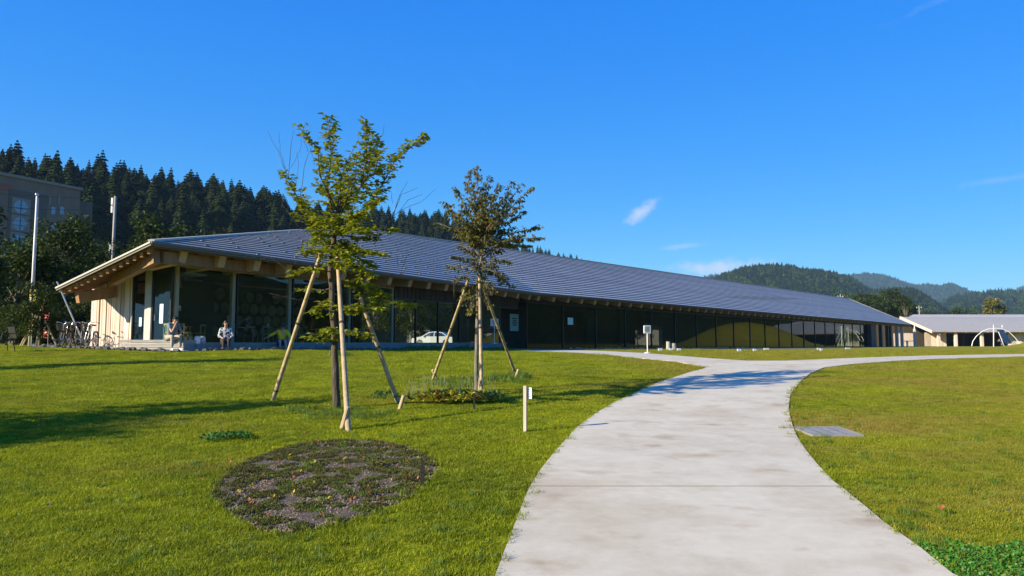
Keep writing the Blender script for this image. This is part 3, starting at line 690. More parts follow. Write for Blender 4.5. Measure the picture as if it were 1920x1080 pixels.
# gravel drip strip before the gallery glass
gs = [(K + d2 * 10 + n2 * .2).xy, (K + d2 * 50 + n2 * .2).xy, (K + d2 * 96 + n2 * .2).xy, (K + d2 * 96 + n2 * 1.5).xy, (K + d2 * 50 + n2 * 1.5).xy, (K + d2 * 10 + n2 * 1.5).xy]
tag(ground_sheet('gravel_strip', gs, 'strip_gravel', .02, 20), 'grey gravel drip strip under the gallery eaves', 'gravel')
gs2 = [(K + d2 * 20 - n2 * 6.2).xy, (K + d2 * 60 - n2 * 6.2).xy, (K + d2 * 60 - n2 * 3.2).xy, (K + d2 * 20 - n2 * 3.2).xy]
tag(ground_sheet('planting_strip', gs2, 'strip_gravel', .02, 20), 'grey gravel planting strip on the lawn before the gallery', 'gravel')
# asphalt parking yard behind the hall
pk = [(-40, 62), (8, 72), (14, 100), (-60, 100)]; 
tag(ground_sheet('parking_yard', [Vector(pk[0]), Vector(pk[1]), Vector(pk[2]), Vector(pk[3])], 'asphalt', .02, 12), 'asphalt parking yard behind the hall', 'asphalt')
# roadside stones along the deck (many, loose)
def stones(name, line, n, m, r0, r1_, spread, label):
    b = MB()
    for _ in range(n):
        t = rnd.random() * (len(line) - 1); k = int(t); p = lerp(Vector(line[k]), Vector(line[k + 1]), t - k); p += Vector((rnd.uniform(-spread, spread), rnd.uniform(-spread, spread)))
        r = rnd.uniform(r0, r1_); b.blob(g(p.x, p.y, r * .35), (r * rnd.uniform(.8, 1.4), r * rnd.uniform(.8, 1.3), r * rnd.uniform(.55, .85)), 6, 4, .18)
    o = b.build(name, m); tag(o, label, 'stones', kind='stuff')
stones('edging_stones', [(DC - n1 * .55 + d1 * .3).xy, (DC - n1 * .45 + d1 * 12).xy, (DC - n1 * .45 + d1 * 22).xy], 260, 'stone', .05, .12, .22, 'loose dark stones along the foot of the wooden terrace')
stones('apron_stones', [(dl + n1 * 4.5 - d1 * .9).xy, (dl - d1 * .9).xy, (DC - d1 * .4 - n1 * .2).xy], 130, 'stone', .05, .12, .2, 'loose dark stones along the concrete apron')
stones('gallery_stones', [(K + d2 * 4 - n2 * .1).xy, (K + d2 * 40 - n2 * .1).xy], 220, 'pale_stone', .05, .13, .3, 'pale stones along the foot of the gallery glass')

# ------------------------------------------------------------------ hills, forest ridge
HILLS = {}
def hill(name, mname, prof, depth, foot, label, cat='hill', rough=1.0, back=1.35, nrow=26, step=12, foot_z=-.5):
    """a ridge whose crest stands at the given distance; prof lists (photo column, crest row)"""
    x0, x1 = prof[0][0], prof[-1][0]; cols = np.arange(x0, x1 + 1, step); b = MB(); G_ = []
    dfun = depth if callable(depth) else (lambda x: depth)
    for x in cols:
        D = dfun(x); y = float(np.interp(x, *zip(*prof))); u, a, bb = ray(x, y); top = ZC + bb / a * D; col_ = []
        for r_ in range(nrow + 1):
            s_ = r_ / nrow; s2 = s_ / .75
            if s2 <= 1: d = lerp(foot(x) if callable(foot) else foot, D, s2); h = top * (math.sin(s2 * math.pi / 2) ** 1.15)
            else: d = D * lerp(1, back, (s2 - 1) * 3); h = top * max(0, 1 - ((s2 - 1) * 3) ** 1.2)
            X = u / a * d
            nn = mnoise.fractal(Vector((X, d, 0)) * (6.0 / D), 1.0, 2.0, 5) * rough * top * .16 * math.sin(min(s2, 1) * math.pi) if s2 < 1 else 0
            jag = (mnoise.noise(Vector((X * .05, d * .02, 3))) * 7 + mnoise.noise(Vector((X * .16, d * .05, 9))) * 5) * rough * (max(0, min(1, (s2 - .8) * 5)) ** 2 + .12) * (D / 1500 if D > 900 else .3)
            col_.append(Vector((X, d, max(foot_z, h + nn + jag))))
        G_.append(col_)
    for i in range(len(G_) - 1):
        for k in range(nrow): b.quad(G_[i][k], G_[i + 1][k], G_[i + 1][k + 1], G_[i][k + 1])
    HILLS[name] = G_
    o = b.build(name, mname, smooth=True); return tag(struct(o), label, cat), G_
TL = [(-700, 250), (-300, 268), (0, 292), (60, 308), (100, 300), (150, 310), (240, 322), (330, 338), (420, 348), (500, 362), (560, 378), (640, 392), (760, 400), (830, 398), (900, 428), (960, 452), (1000, 463), (1060, 472), (1100, 482), (1135, 493), (1180, 520), (1230, 560)]
DX = [-700, 0, 300, 560, 830, 1000, 1135, 1230]; DV = [230, 260, 300, 350, 470, 760, 980, 1100]
dep = lambda x: float(np.interp(x, DX, DV))
TH = 15.0
ground_prof = [(x, y + 16 + .80 * TH * FOC / dep(x)) for x, y in TL]
_, FG = hill('forest_ridge', 'forest_floor', ground_prof, dep, lambda x: dep(x) * .52, 'steep ridge under the dark conifer forest behind the hall', rough=.25, step=10)
# conifers
def conifer_mesh(seed, H, r):
    q = random.Random(seed); b = MB(); n = 17
    b.tube([(0, 0, -1), (0, 0, H * .5), (0, 0, H)], [.22, .14, .02], 5, mi=1)
    for i in range(n):
        w = i / (n - 1); z = H * (.12 + .87 * w); rr = r * min(1, (1 - w) * 1.75) ** .85 * q.uniform(.70, 1.2) + .30
        m_ = 11 if w < .7 else 7; a0 = q.random() * 6.28
        for k in range(m_):
            a = a0 + 2 * math.pi * k / m_ + q.uniform(-.25, .25); L_ = rr * q.uniform(.7, 1.15); d = Vector((math.cos(a), math.sin(a), 0)); s_ = Vector((-d.y, d.x, 0))
            p = Vector((0, 0, z + .25)); tip = p + d * L_ - UP * L_ * q.uniform(.15, .5); wd = L_ * .38 + .15; mid = p + d * L_ * .55 + UP * .08
            b.add([p, mid + s_ * wd - UP * .35, tip, mid - s_ * wd - UP * .35, mid + UP * .25], [(0, 1, 4), (1, 2, 4), (2, 3, 4), (3, 0, 4)])
    return b
CON = [conifer_mesh(i, TH * h, r).mesh('conifer_crown', ['needle', 'bark']) for i, (h, r) in enumerate(((1.0, 2.9), (.90, 3.3), (1.08, 2.7), (.82, 3.0), (1.0, 3.4)))]
def ridge_point(x, s_):
    D = dep(x); y = float(np.interp(x, *zip(*ground_prof))); u, a, bb = ray(x, y); top = ZC + bb / a * D; d = lerp(D * .52, D, s_)
    return Vector((u / a * d, d, top * (math.sin(s_ * math.pi / 2) ** 1.15)))
stuff = MB(); ncon = 0; spots_ = []
for ri in range(11):
    s_ = 1 - ri * .062; x = -12.0
    while x < 1200:
        D = dep(x); sp = rnd.choice((2.2, 3.0, 4.2, 5.5, 7.5)) * rnd.uniform(.8, 1.2) * FOC / D * (1.15 if ri else .85); x += sp
        spots_.append((ri, x, ridge_point(x + rnd.uniform(-4, 4), s_ + rnd.uniform(-.025, .012) * (1 if ri else .4))))
def roof_y(x): return float(np.interp(x, [0, 165, 283, 560, 700, 840, 1000, 1590], [455, 455, 453, 433, 433, 452, 475, 560]))
for ri, x, p in spots_:
    vis_y = YH - (p.z + TH * .8 - ZC) * FOC / p.y; sc_ = rnd.choice((.55, .7, .8, .9, 1.0, 1.12)) * (1.0 if ri else 1.05)
    big = -20 < x < 835 and vis_y < roof_y(x) - 6 and ncon < 298
    if big:
        o = link('conifer_tree', CON[ncon % 5]); o.location = p; o.rotation_euler = (rnd.uniform(-.06, .06), rnd.uniform(-.06, .06), rnd.random() * 6); o.scale = (sc_ * rnd.uniform(.75, 1.4), sc_ * rnd.uniform(.75, 1.4), sc_); ncon += 1
        if ri == 0: tag(o, 'dark conifer standing up on the skyline of the forested ridge behind the hall', 'conifer', 'skyline conifers of the ridge')
        else: tag(o, 'dark conifer below the skyline in the forest behind the hall', 'conifer', 'conifers on the slope of the ridge')
    elif vis_y < roof_y(min(max(x, 0), 1590)) + 15 and -20 < x:
        me = CON[int(x) % 5]; o0 = len(stuff.v); c_, si_ = math.cos(x), math.sin(x)
        if x < 835 and ri < 2 and ncon >= 296: pass
        for v in me.vertices: stuff.v.append((p.x + sc_ * (v.co.x * c_ - v.co.y * si_), p.y + sc_ * (v.co.x * si_ + v.co.y * c_), p.z + sc_ * v.co.z))
        for f in me.polygons: stuff.f.append(tuple(o0 + i for i in f.vertices)); stuff.m.append(0)
if stuff.v: tag(stuff.build('distant_forest', 'needle'), 'far conifer forest running down the ridge behind the roof', 'forest', kind='stuff')
# wooded hills to the right, and the ones that close the valley behind the photographer's right
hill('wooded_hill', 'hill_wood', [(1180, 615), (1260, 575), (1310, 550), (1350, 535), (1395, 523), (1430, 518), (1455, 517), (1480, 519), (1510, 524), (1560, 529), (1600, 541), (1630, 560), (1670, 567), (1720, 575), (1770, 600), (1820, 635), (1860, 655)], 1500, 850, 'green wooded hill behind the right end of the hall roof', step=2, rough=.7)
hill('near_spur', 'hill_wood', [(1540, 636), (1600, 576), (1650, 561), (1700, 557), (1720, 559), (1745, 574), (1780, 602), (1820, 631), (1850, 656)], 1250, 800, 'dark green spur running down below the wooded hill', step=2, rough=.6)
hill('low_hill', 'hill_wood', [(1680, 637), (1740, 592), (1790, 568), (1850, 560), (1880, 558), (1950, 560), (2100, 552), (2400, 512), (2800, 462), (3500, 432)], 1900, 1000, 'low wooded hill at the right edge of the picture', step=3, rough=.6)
hill('blue_ridge', 'far_hill_wood', [(1230, 575), (1320, 534), (1360, 529), (1420, 525), (1500, 527), (1570, 535), (1590, 532), (1610, 529), (1640, 529), (1680, 538), (1710, 547), (1740, 545), (1760, 548), (1785, 542), (1815, 555), (1850, 566), (1900, 585), (1960, 615)], 3600, 2300, 'hazy blue mountain ridge behind the wooded hill', step=2, rough=.8)
hill('edge_ridge', 'far_hill_wood', [(1780, 613), (1850, 569), (1885, 558), (1920, 547), (1980, 541), (2150, 537), (2500, 543), (3000, 533)], 4200, 2600, 'pale blue mountain at the far right edge', step=4, rough=.8)
# valley side right of the camera, seen only in the gallery glass
b = MB(); G_ = []
for i in range(61):
    a = R(43 + 140 * i / 60); rr = 780; row_ = []
    for k in range(13):
        s_ = k / 12; d = lerp(420, rr, min(1, s_ * 1.2)) if s_ < .84 else lerp(rr, 1000, (s_ - .84) * 6)
        h = 95 * (.75 + .4 * mnoise.noise(Vector((i * .22, 3, 0)))) * math.sin(min(1, s_ * 1.1) * math.pi * .5) ** 1.3 * (1 if s_ < .9 else .5) + mnoise.noise(Vector((i * 1.3, k * 1.1, 0))) * 4
        row_.append(Vector((math.sin(a) * d, math.cos(a) * d, h - 1)))
    G_.append(row_)
for i in range(60):
    for k in range(12): b.quad(G_[i][k], G_[i + 1][k], G_[i + 1][k + 1], G_[i][k + 1])
o = b.build('valley_side', 'hill_wood', smooth=True); tag(struct(o), 'wooded valley side mirrored in the gallery glass', 'hill')

# ------------------------------------------------------------------ leafy trees
def broadleaf(seed, H, rx, trunk_h, nclump, nleaf, leafL, mats, tr=.14, open_=.0):
    q = random.Random(seed); crown = MB(); wood = MB()
    base = Vector((0, 0, -.2)); wood.tube([base, Vector((q.uniform(-.1, .1), q.uniform(-.1, .1), trunk_h * .6)), Vector((q.uniform(-.2, .2), q.uniform(-.2, .2), trunk_h)), Vector((q.uniform(-.2, .2), 0, H * .8))], [tr * 1.2, tr, tr * .8, tr * .2], 7)
    cs = []
    for i in range(nclump):
        z = lerp(trunk_h * .85, H * .95, (i + q.random()) / nclump); w = (z - trunk_h * .7) / (H - trunk_h * .7); rad = rx * math.sin(min(1, max(.15, 1 - abs(w - .42) * 1.25)) * math.pi / 2) * q.uniform(.35, .95)
        a = q.random() * 6.28; c = Vector((math.cos(a) * rad, math.sin(a) * rad, z)); cs.append(c)
        st = Vector((0, 0, lerp(trunk_h * .7, z, .5))); wood.tube([st, lerp(st, c, .5) + UP * .15, c], [tr * .38, tr * .22, .015], 5)
    for c in cs:
        cr_ = rx * q.uniform(.28, .46)
        for _ in range(nleaf // nclump):
            v = Vector((q.gauss(0, 1), q.gauss(0, 1), q.gauss(0, 1))).normalized() * (q.random() ** .45) * cr_; v.z *= .75
            d = (v.normalized() * .6 + Vector((q.uniform(-1, 1), q.uniform(-1, 1), q.uniform(-.9, .5)))); crown.leaf(c + v, d, Vector((q.uniform(-.6, .6), q.uniform(-.6, .6), 1)), leafL * q.uniform(.7, 1.3), leafL * .62, mi=0 if q.random() > .04 else len(mats) - 1)
    return crown.mesh('crown', mats), wood.mesh('trunk', 'pale_bark')
BL_ = [broadleaf(11, 8.2, 2.6, 2.2, 26, 5200, .26, ['leaf_dark', 'leaf_dark']), broadleaf(12, 6.5, 2.8, 1.6, 26, 5200, .25, ['leaf_dark', 'leaf_dark']), broadleaf(13, 9.5, 2.3, 2.6, 28, 5200, .27, ['leaf_dark', 'leaf_dark']), broadleaf(14, 5.0, 2.6, .5, 22, 4200, .24, ['leaf_dark', 'leaf_dark'])]
GOLD = broadleaf(15, 8.0, 2.0, 2.0, 22, 3600, .30, ['leaf_gold', 'leaf_yellow'])
def tree(px, py, Y, var, s_, label, group=None, name='leafy_tree', zz=None, meshes=None):
    p = at(px, py, Y); p.z = zgf(p.x, p.y) if zz is None else zz
    r = thing(name, label, 'tree', p, rnd.random() * 6.28, group); r.scale = (s_, s_, s_)
    c, w = meshes or BL_[var]; link('crown', c, r); link('trunk', w, r); return r
tree(100, 640, 46, 0, 1.02, 'large dark leafy tree behind the flagpole', name='leafy_tree')
tree(140, 640, 52, 1, 1.15, 'dark leafy tree between the flagpole tree and the timber wall')
tree(25, 640, 44, 3, 1.15, 'dark bushy tree at the left edge beside the flagpole')
tree(-60, 640, 40, 2, .85, 'leafy tree standing just outside the left edge')
tree(300, 640, 66, 0, 1.42, 'leafy tree rising behind the roof corner, right of the mast')
tree(355, 640, 74, 1, 1.75, 'leafy tree rising behind the roof, second from the mast')
tree(225, 640, 70, 1, 1.45, 'leafy tree rising directly behind the tall mast')
tree(20, 640, 75, 1, 1.7, 'dark tree below the beige apartment block')
tree(-10, 640, 60, 3, 1.5, 'low dark tree below the apartment block at the left edge')
for k, (px, Y, v) in enumerate(((735, 96, 2), (770, 92, 0), (800, 95, 1), (832, 99, 2), (868, 100, 1), (700, 98, 0))):
    tree(px, 640, Y, v, 1.0, ('leafy tree seen through the lobby glass behind the silver car' if k in (2, 3) else 'leafy tree beyond the parking yard, seen through the lobby glass'), 'trees beyond the parking yard')
for px, h_, Y, v, lb in ((1598, 555, 200, 3, 'dark tree left of the clump behind the hall end'), (1617, 549, 205, 2, 'narrow dark tree behind the far end of the roof'), (1646, 552, 210, 2, 'dark tree in the middle of the clump behind the hall end'),
                         (1668, 540, 215, 2, 'tallest dark tree of the clump behind the hall end'), (1684, 560, 212, 0, 'bushy dark tree on the right of the tallest one'), (1700, 552, 208, 2, 'rightmost dark tree of the clump above the play building'), (1632, 566, 203, 1, 'low dark tree in front of the clump behind the hall end')):
    top = at(px, h_, Y).z; H0 = (8.2, 6.5, 9.5, 5.0)[v]; tree(px, 640, Y, v, (top + .4) / H0, lb, zz=-.4)
top = at(1805, 578, 230).z; tree(1805, 640, 230, 3, (top + .4) / 5.0, 'small round tree above the roof of the play building', zz=-.4)
top = at(1748, 584, 240).z; tree(1748, 640, 240, 3, (top + .4) / 5.0, 'little dark tree beside the utility pole', zz=-.4)
top = at(1862, 557, 220).z; tree(1862, 640, 220, 0, (top + .4) / 8.0, 'yellow green tree turning gold above the play building', zz=-.4, meshes=GOLD)
top = at(1878, 572, 221).z; tree(1879, 640, 221, 0, (top + .4) / 8.0, 'shorter golden tree beside the yellow green one', zz=-.4, meshes=broadleaf(16, 8, 2.0, 2.0, 20, 3000, .3, ['leaf_gold', 'orange_leaf']))
# trees outside the left edge whose shadows cross the lawn
for (X, Y, v, sx, sz, lb) in ((-12.9, 4.7, 1, .44, .66, 'broad lawn tree outside the left edge, nearest to the camera'), (-9.2, 8.6, 3, .36, .62, 'low lawn bush tree outside the left edge beside the broad one'), (-20.3, 14.6, 2, .42, .74, 'slender tall lawn tree outside the left edge, farthest back')):
    r = thing('lawn_tree', lb, 'tree', g(X, Y), 1.3); r.scale = (sx, sx, sz); link('crown', BL_[v][0], r); link('trunk', BL_[v][1], r)

# ------------------------------------------------------------------ the two young staked trees
def young_tree(name, label, base, trunk, branches, twigs, leaf, seed, mats, bark, tw_len, tw_step, leafL, leafW, r0, droop=0, yellow=.01, nl=(4, 8), upbias=.5):
    q = random.Random(seed); W_ = MB(); C_ = MB(); root = thing(name, label, 'tree', base)
    def sub(p): return p - base
    def poly(pts, ra, rb, n=6):
        pts = [sub(p) for p in pts]; fine = []
        for i in range(len(pts) - 1):
            for k in range(3): fine.append(lerp(pts[i], pts[i + 1], k / 3) + Vector((q.uniform(-1, 1), q.uniform(-1, 1), 0)) * .012 * (k > 0))
        fine.append(pts[-1]); m_ = len(fine); return fine, [lerp(ra, rb, i / (m_ - 1)) for i in range(m_)]
    f, r = poly(trunk, r0, r0 * .35); T_ = MB().tube(f, r, 9); 
    def leaves(p, d, n):
        for k in range(n):
            a = q.random() * 6.28; side = Vector((math.cos(a), math.sin(a), q.uniform(-.5, .35) - droop))
            mi = 0 if q.random() > yellow else 1 + int(q.random() * (len(mats) - 1))
            C_.leaf(p + side * .01 + d * q.uniform(-.03, .03), side + d * .35, Vector((q.uniform(-.5, .5), q.uniform(-.5, .5), 1)), leafL * q.uniform(.6, 1.25), leafW * q.uniform(.75, 1.15), mi, fold=.35, droop=droop * .4 + .08)
    for br in branches:
        pts, ra, start = br[:3]; dens = br[3] if len(br) > 3 else 1.0
        f, r = poly(pts, ra, .004); W_.tube(f, r, 6); tot = sum((f[i + 1] - f[i]).length for i in range(len(f) - 1)); s_ = 0
        for i in range(len(f) - 1):
            seg = f[i + 1] - f[i]; L_ = seg.length; d = seg.normalized(); n_ = max(1, int(L_ / tw_step))
            for k in range(n_):
                pos = (s_ + L_ * k / n_) / tot
                if pos < start or q.random() > dens: continue
                p = lerp(f[i], f[i + 1], k / n_); a = q.random() * 6.28
                td = (Vector((math.cos(a), math.sin(a), q.uniform(-.15, .5))) + d * upbias).normalized(); tl = tw_len * q.uniform(.4, 1.15) * (1.15 - .75 * pos)
                e = p + td * tl - UP * droop * tl * .3; m_ = p + td * tl * .5 + UP * .01; W_.tube([p, m_, e], [.004, .003, .0015], 4)
                nn = max(2, int(tl / .055))
                for z in range(nn + 1): leaves(lerp(p, e, (z + .3) / (nn + .3)), td, q.choice((1, 1, 2)))
                leaves(e, td, q.randint(2, 4)); leaves(p, d, 1)
            s_ += L_
        leaves(f[-1], (f[-1] - f[-2]).normalized(), 5)
    for pts, ra in twigs:
        f, r = poly(pts, ra, .0022); W_.tube(f, r, 4)
    T_.build('trunk', bark, root, True); W_.build('branch', bark, root, True); C_.build('crown', mats, root)
    return root
T1 = gp(632, 766); Y1 = T1.y
def q1(x, y, dy=0): return at(x, y, Y1 + dy)
trunk1 = [T1 - UP * .1, q1(629, 700), q1(628, 640), q1(622, 560), q1(620, 490), q1(630, 430), q1(636, 380), q1(640, 345)]
def fan(p0, mid, tip, ra=.016, st=.15, de=1.0): return ([q1(*p0), q1(*mid), q1(*tip)], ra, st, de)
br1 = [([q1(630, 430), q1(612, 350, .1), q1(621, 291, .1), q1(614, 222, .15)], .018, .25), ([q1(636, 380), q1(677, 350, -.1), q1(688, 300, -.1), q1(683, 228, -.1)], .018, .25),
       ([q1(634, 430), q1(661, 428, .2), q1(690, 385, .3), q1(718, 345, .35), q1(739, 304, .4), q1(795, 253, .5)], .018, .25), ([q1(622, 470), q1(594, 433, -.2), q1(571, 402, -.3), q1(550, 355, -.35), q1(530, 325, -.4)], .016, .3),
       ([q1(634, 400), q1(600, 330, -.2), q1(594, 275, -.3), q1(558, 236, -.3)], .014, .35, .7), ([q1(688, 330, -.1), q1(700, 290, 0), q1(706, 262, 0)], .008, .1),
       ([q1(630, 420), q1(655, 350, .3), q1(650, 300, .35)], .012, .2), ([q1(636, 390), q1(640, 330, -.4), q1(632, 300, -.5)], .012, .2), ([q1(640, 400), q1(665, 340, -.5), q1(668, 290, -.55)], .012, .2), ([q1(668, 345, -.1), q1(705, 320, -.3), q1(712, 285, -.35)], .009, .15),
       ([q1(640, 420), q1(680, 400, -.4), q1(712, 370, -.6)], .012, .1, 1.0), ([q1(628, 440), q1(588, 400, .4), q1(568, 380, .5)], .012, .1, .8), ([q1(636, 400), q1(620, 370, .6), q1(600, 350, .8)], .012, .1), ([q1(636, 400), q1(656, 380, .6), q1(690, 360, .8)], .012, .1),
       ([q1(640, 440), q1(690, 450, -.2), q1(735, 430, -.3)], .011, .2, .8), ([q1(632, 450), q1(670, 470, -.5), q1(720, 478, -.6)], .011, .2), ([q1(625, 470), q1(590, 470, -.3), q1(572, 475, -.4)], .011, .2),
       ([q1(622, 500), q1(660, 500, -.6), q1(700, 520, -.7)], .010, .15), ([q1(622, 510), q1(590, 505, -.4), q1(552, 512, -.5)], .010, .35, 1.0), ([q1(622, 530), q1(680, 535, .3), q1(725, 555, .4)], .010, .2), ([q1(622, 540), q1(600, 545, .4), q1(562, 543, .5)], .009, .5, .7),
       ([q1(623, 570), q1(660, 585, -.4), q1(712, 580, -.5)], .009, .2, .9), ([q1(628, 590), q1(665, 570, .1), q1(680, 555, .2), q1(768, 575, .2)], .008, .3, .7), ([q1(624, 585), q1(596, 575, -.3), q1(580, 585, -.4)], .008, .25), ([q1(628, 620), q1(655, 625, -.4), q1(690, 632, -.5)], .007, .1, .8),
       ([q1(627, 615), q1(605, 625, -.3), q1(582, 634, -.35)], .007, .1), ([q1(627, 640), q1(612, 635, -.2), q1(600, 640, -.3)], .005, 0, .8), ([q1(630, 440), q1(600, 440, -.6), q1(585, 455, -.8)], .010, .1), ([q1(632, 440), q1(660, 430, -.7), q1(690, 435, -.9)], .010, .1), ([q1(632, 460), q1(640, 470, -.7), q1(650, 490, -.9)], .010, .1), ([q1(630, 450), q1(615, 460, .6), q1(600, 480, .9)], .010, .1), ([q1(632, 460), q1(665, 480, .5), q1(700, 500, .8)], .010, .1), ([q1(632, 400), q1(650, 410, -.3), q1(668, 420, -.5)], .010, .1), ([q1(632, 420), q1(610, 415, -.4), q1(598, 420, -.6)], .010, .1)]
tw1 = [([q1(571, 402, -.3), q1(536, 322, -.3), q1(520, 280, -.3), q1(501, 244, -.3)], .005), ([q1(538, 322, -.3), q1(525, 285, -.3), q1(524, 247, -.3)], .004), ([q1(541, 335, -.3), q1(545, 280, -.2), q1(551, 243, -.2)], .005), ([q1(545, 315, -.2), q1(563, 280, -.2), q1(567, 255, -.2)], .003),
       ([q1(590, 425, -.2), q1(563, 368, -.1), q1(570, 315, -.1), q1(580, 285, -.1), q1(590, 265, 0)], .006), ([q1(555, 350, -.1), q1(560, 310, -.1), q1(556, 285, 0)], .003), ([q1(578, 285, -.1), q1(568, 262, -.1)], .003), ([q1(590, 310), q1(582, 280), q1(576, 258)], .003), ([q1(648, 310), q1(660, 285), q1(672, 262), q1(672, 245)], .004), ([q1(700, 270), q1(716, 255), q1(722, 232)], .003),
       ([q1(700, 460, .2), q1(739, 402, .3), q1(750, 365, .4), q1(765, 339, .4)], .006), ([q1(733, 410, .3), q1(752, 365, .3), q1(783, 352, .4)], .005), ([q1(733, 408, .3), q1(760, 390, .4), q1(790, 378, .4), q1(817, 354, .4)], .005), ([q1(745, 400, .4), q1(765, 375, .4), q1(793, 364, .4)], .004), ([q1(736, 380, .4), q1(735, 362, .4)], .003),
       ([q1(552, 512, -.5), q1(530, 500, -.5), q1(505, 480, -.5), q1(488, 488, -.5)], .003), ([q1(560, 543, .5), q1(530, 560, .4), q1(510, 556, .4)], .003), ([q1(590, 560, -.3), q1(560, 562, -.4), q1(532, 556, -.4), q1(505, 550, -.4)], .003), ([q1(712, 520, -.5), q1(750, 515, -.5), q1(762, 480, -.4), q1(767, 465, -.4)], .004), ([q1(750, 515, -.5), q1(745, 490, -.5), q1(742, 475, -.5)], .003), ([q1(558, 430, -.3), q1(556, 470, -.3), q1(554, 495, -.3)], .003), ([q1(565, 430, -.2), q1(545, 405, -.3), q1(530, 385, -.3), q1(530, 375, -.3)], .004), ([q1(575, 630, -.3), q1(565, 645, -.3)], .003)]
young_tree('staked_tree', 'young green leafed tree on the lawn, propped by three bamboo poles, nearer one', T1, trunk1, br1, tw1, None, 21, ['leaf_green', 'leaf_yellow'], 'bark', .27, .033, .088, .058, .062, droop=.04, yellow=.008, upbias=.85)
T2 = gp(893, 735); Y2 = T2.y
def q2(x, y, dy=0): return at(x, y, Y2 + dy)
trunk2 = [T2 - UP * .1, q2(893, 680), q2(895, 600), q2(897, 540), q2(900, 500), q2(905, 460), q2(905, 430)]
ends2 = [(838, 395, -.3, .4), (820, 418, .1, .6), (835, 380, .3, .3), (852, 350, -.2, .3), (875, 342, .2, .2), (893, 312, 0, .25), (880, 320, -.3, .3), (915, 330, .2, .25), (935, 345, -.3, .3), (950, 365, .1, .3), (962, 340, 0, .35), (980, 345, .2, .4), (998, 350, -.1, .45), (975, 385, -.3, .4), (985, 395, .3, .4), (1012, 425, .1, .5), (1016, 445, -.1, .6), (995, 460, .3, .5), (925, 365, .5, .2), (900, 370, -.5, .2), (870, 380, .5, .2), (860, 400, -.5, .25), (890, 395, .6, .2), (945, 395, .5, .25), (930, 400, -.6, .25), (905, 350, .1, .2), (845, 430, .2, .4), (855, 440, -.3, .4)]
br2 = []
for (x, y, dy, st) in ends2:
    br2.append(([q2(903, 465 + rnd.uniform(-15, 20)), q2(lerp(903, x, .35), lerp(455, y, .4), dy * .4), q2(lerp(903, x, .72), lerp(455, y, .75), dy * .8), q2(x, y, dy)], .011, .22, .72))
for (x0, y0, x1, y1, dy) in ((900, 490, 862, 460, .2), (900, 500, 850, 480, -.3), (898, 510, 842, 500, .1), (897, 520, 852, 525, -.2), (897, 530, 870, 560, .3), (897, 545, 880, 585, -.2), (902, 490, 940, 470, .3), (902, 500, 955, 490, -.2), (900, 510, 948, 520, .2), (898, 525, 930, 545, -.3), (898, 545, 915, 575, .2), (903, 480, 975, 440, -.3), (903, 480, 900, 440, .5), (903, 480, 920, 450, -.5), (903, 475, 880, 440, -.4), (900, 500, 890, 480, .4), (900, 510, 925, 500, .5), (900, 500, 905, 520, -.4), (904, 470, 960, 425, .2), (904, 470, 870, 425, .1), (902, 500, 958, 535, .0)):
    br2.append(([q2(x0, y0), q2((x0 + x1) / 2, (y0 + y1) / 2 - 6, dy * .6), q2(x1, y1, dy)], .009, .15, .75))
tw2 = [([q2(858, 430), q2(850, 400), q2(848, 380)], .003), ([q2(849, 480), q2(850, 520), q2(852, 560)], .003)]
young_tree('staked_tree', 'young tree with small drooping olive and reddish leaves, propped by poles, farther one', T2, trunk2, br2, tw2, None, 33, ['leaf_olive', 'leaf_red', 'leaf_olive', 'leaf_olive'], 'pale_bark', .23, .030, .066, .037, .045, droop=.6, yellow=.14, upbias=.7)
# props: each pole is a thing, twine at its joints
def pole(label, base_px, top, r=.034, nodes=True, extra_peg=None, dy=0):
    b0 = gp(*base_px); root = thing('support_pole', label, 'pole', b0, 0, 'bamboo poles propping the young trees')
    tp = top - b0; d = tp.normalized(); pts = []; rad = []; n = 12
    for i in range(n + 1):
        w = i / n; p = tp * w - d * .12 * (i == 0); rr = r * lerp(1.05, .82, w)
        for o_, k in ((-.012, 1.0), (0, 1.14), (.012, 1.0)): pts.append(p + d * o_); rad.append(rr * k)
    MB().tube(pts, rad, 9).build('shaft', 'stake_wood', root, True)
    b = MB(); 
    for w in (.08, .55, .93): b.tube([tp * w - d * .018, tp * w + d * .018], r * 1.12, 9)
    b.build('twine', 'twine', root)
    return b0
def peg(label, base_px, top_px, Y, r=.030):
    b0 = gp(*base_px); root = thing('ground_peg', label, 'peg', b0, 0, 'pegs at the feet of the poles'); tp = at(*top_px, Y) - b0
    MB().tube([-tp.normalized() * .08, tp], r, 9).build('shaft', 'stake_wood', root); MB().tube([tp, tp + tp.normalized() * .004], r * .9, 9).build('cut_end', 'cut_wood', root)
pole('bamboo pole on the left of the nearer young tree', (511, 752), q1(601, 478, -.05), .035); pole('front bamboo pole of the nearer young tree', (653, 808), q1(632, 470, -.12), .035); pole('bamboo pole on the right of the nearer young tree', (747, 757), q1(676, 560, .05), .035)
peg('leaning peg tied to the front pole of the nearer tree', (641, 806), (653, 763), gp(647, 806).y, .034); peg('short peg beside the right pole of the nearer tree', (749, 768), (757, 742), gp(749, 768).y - .02)
pole('pole on the left of the farther young tree', (811, 713), q2(879, 522, -.04), .030); pole('pole on the right of the farther young tree', (968, 704), q2(903, 530, .05), .030); pole('upright pole beside the trunk of the farther young tree', (903, 742), q2(899, 515, -.1), .032)
peg('peg crossing the left pole of the farther tree', (820, 712), (811, 694), gp(816, 712).y - .1, .03); peg('peg beside the right pole of the farther tree', (966, 709), (972, 693), gp(966, 709).y, .03); peg('peg tied to the upright pole of the farther tree', (898, 738), (901, 708), gp(898, 738).y - .02, .03)

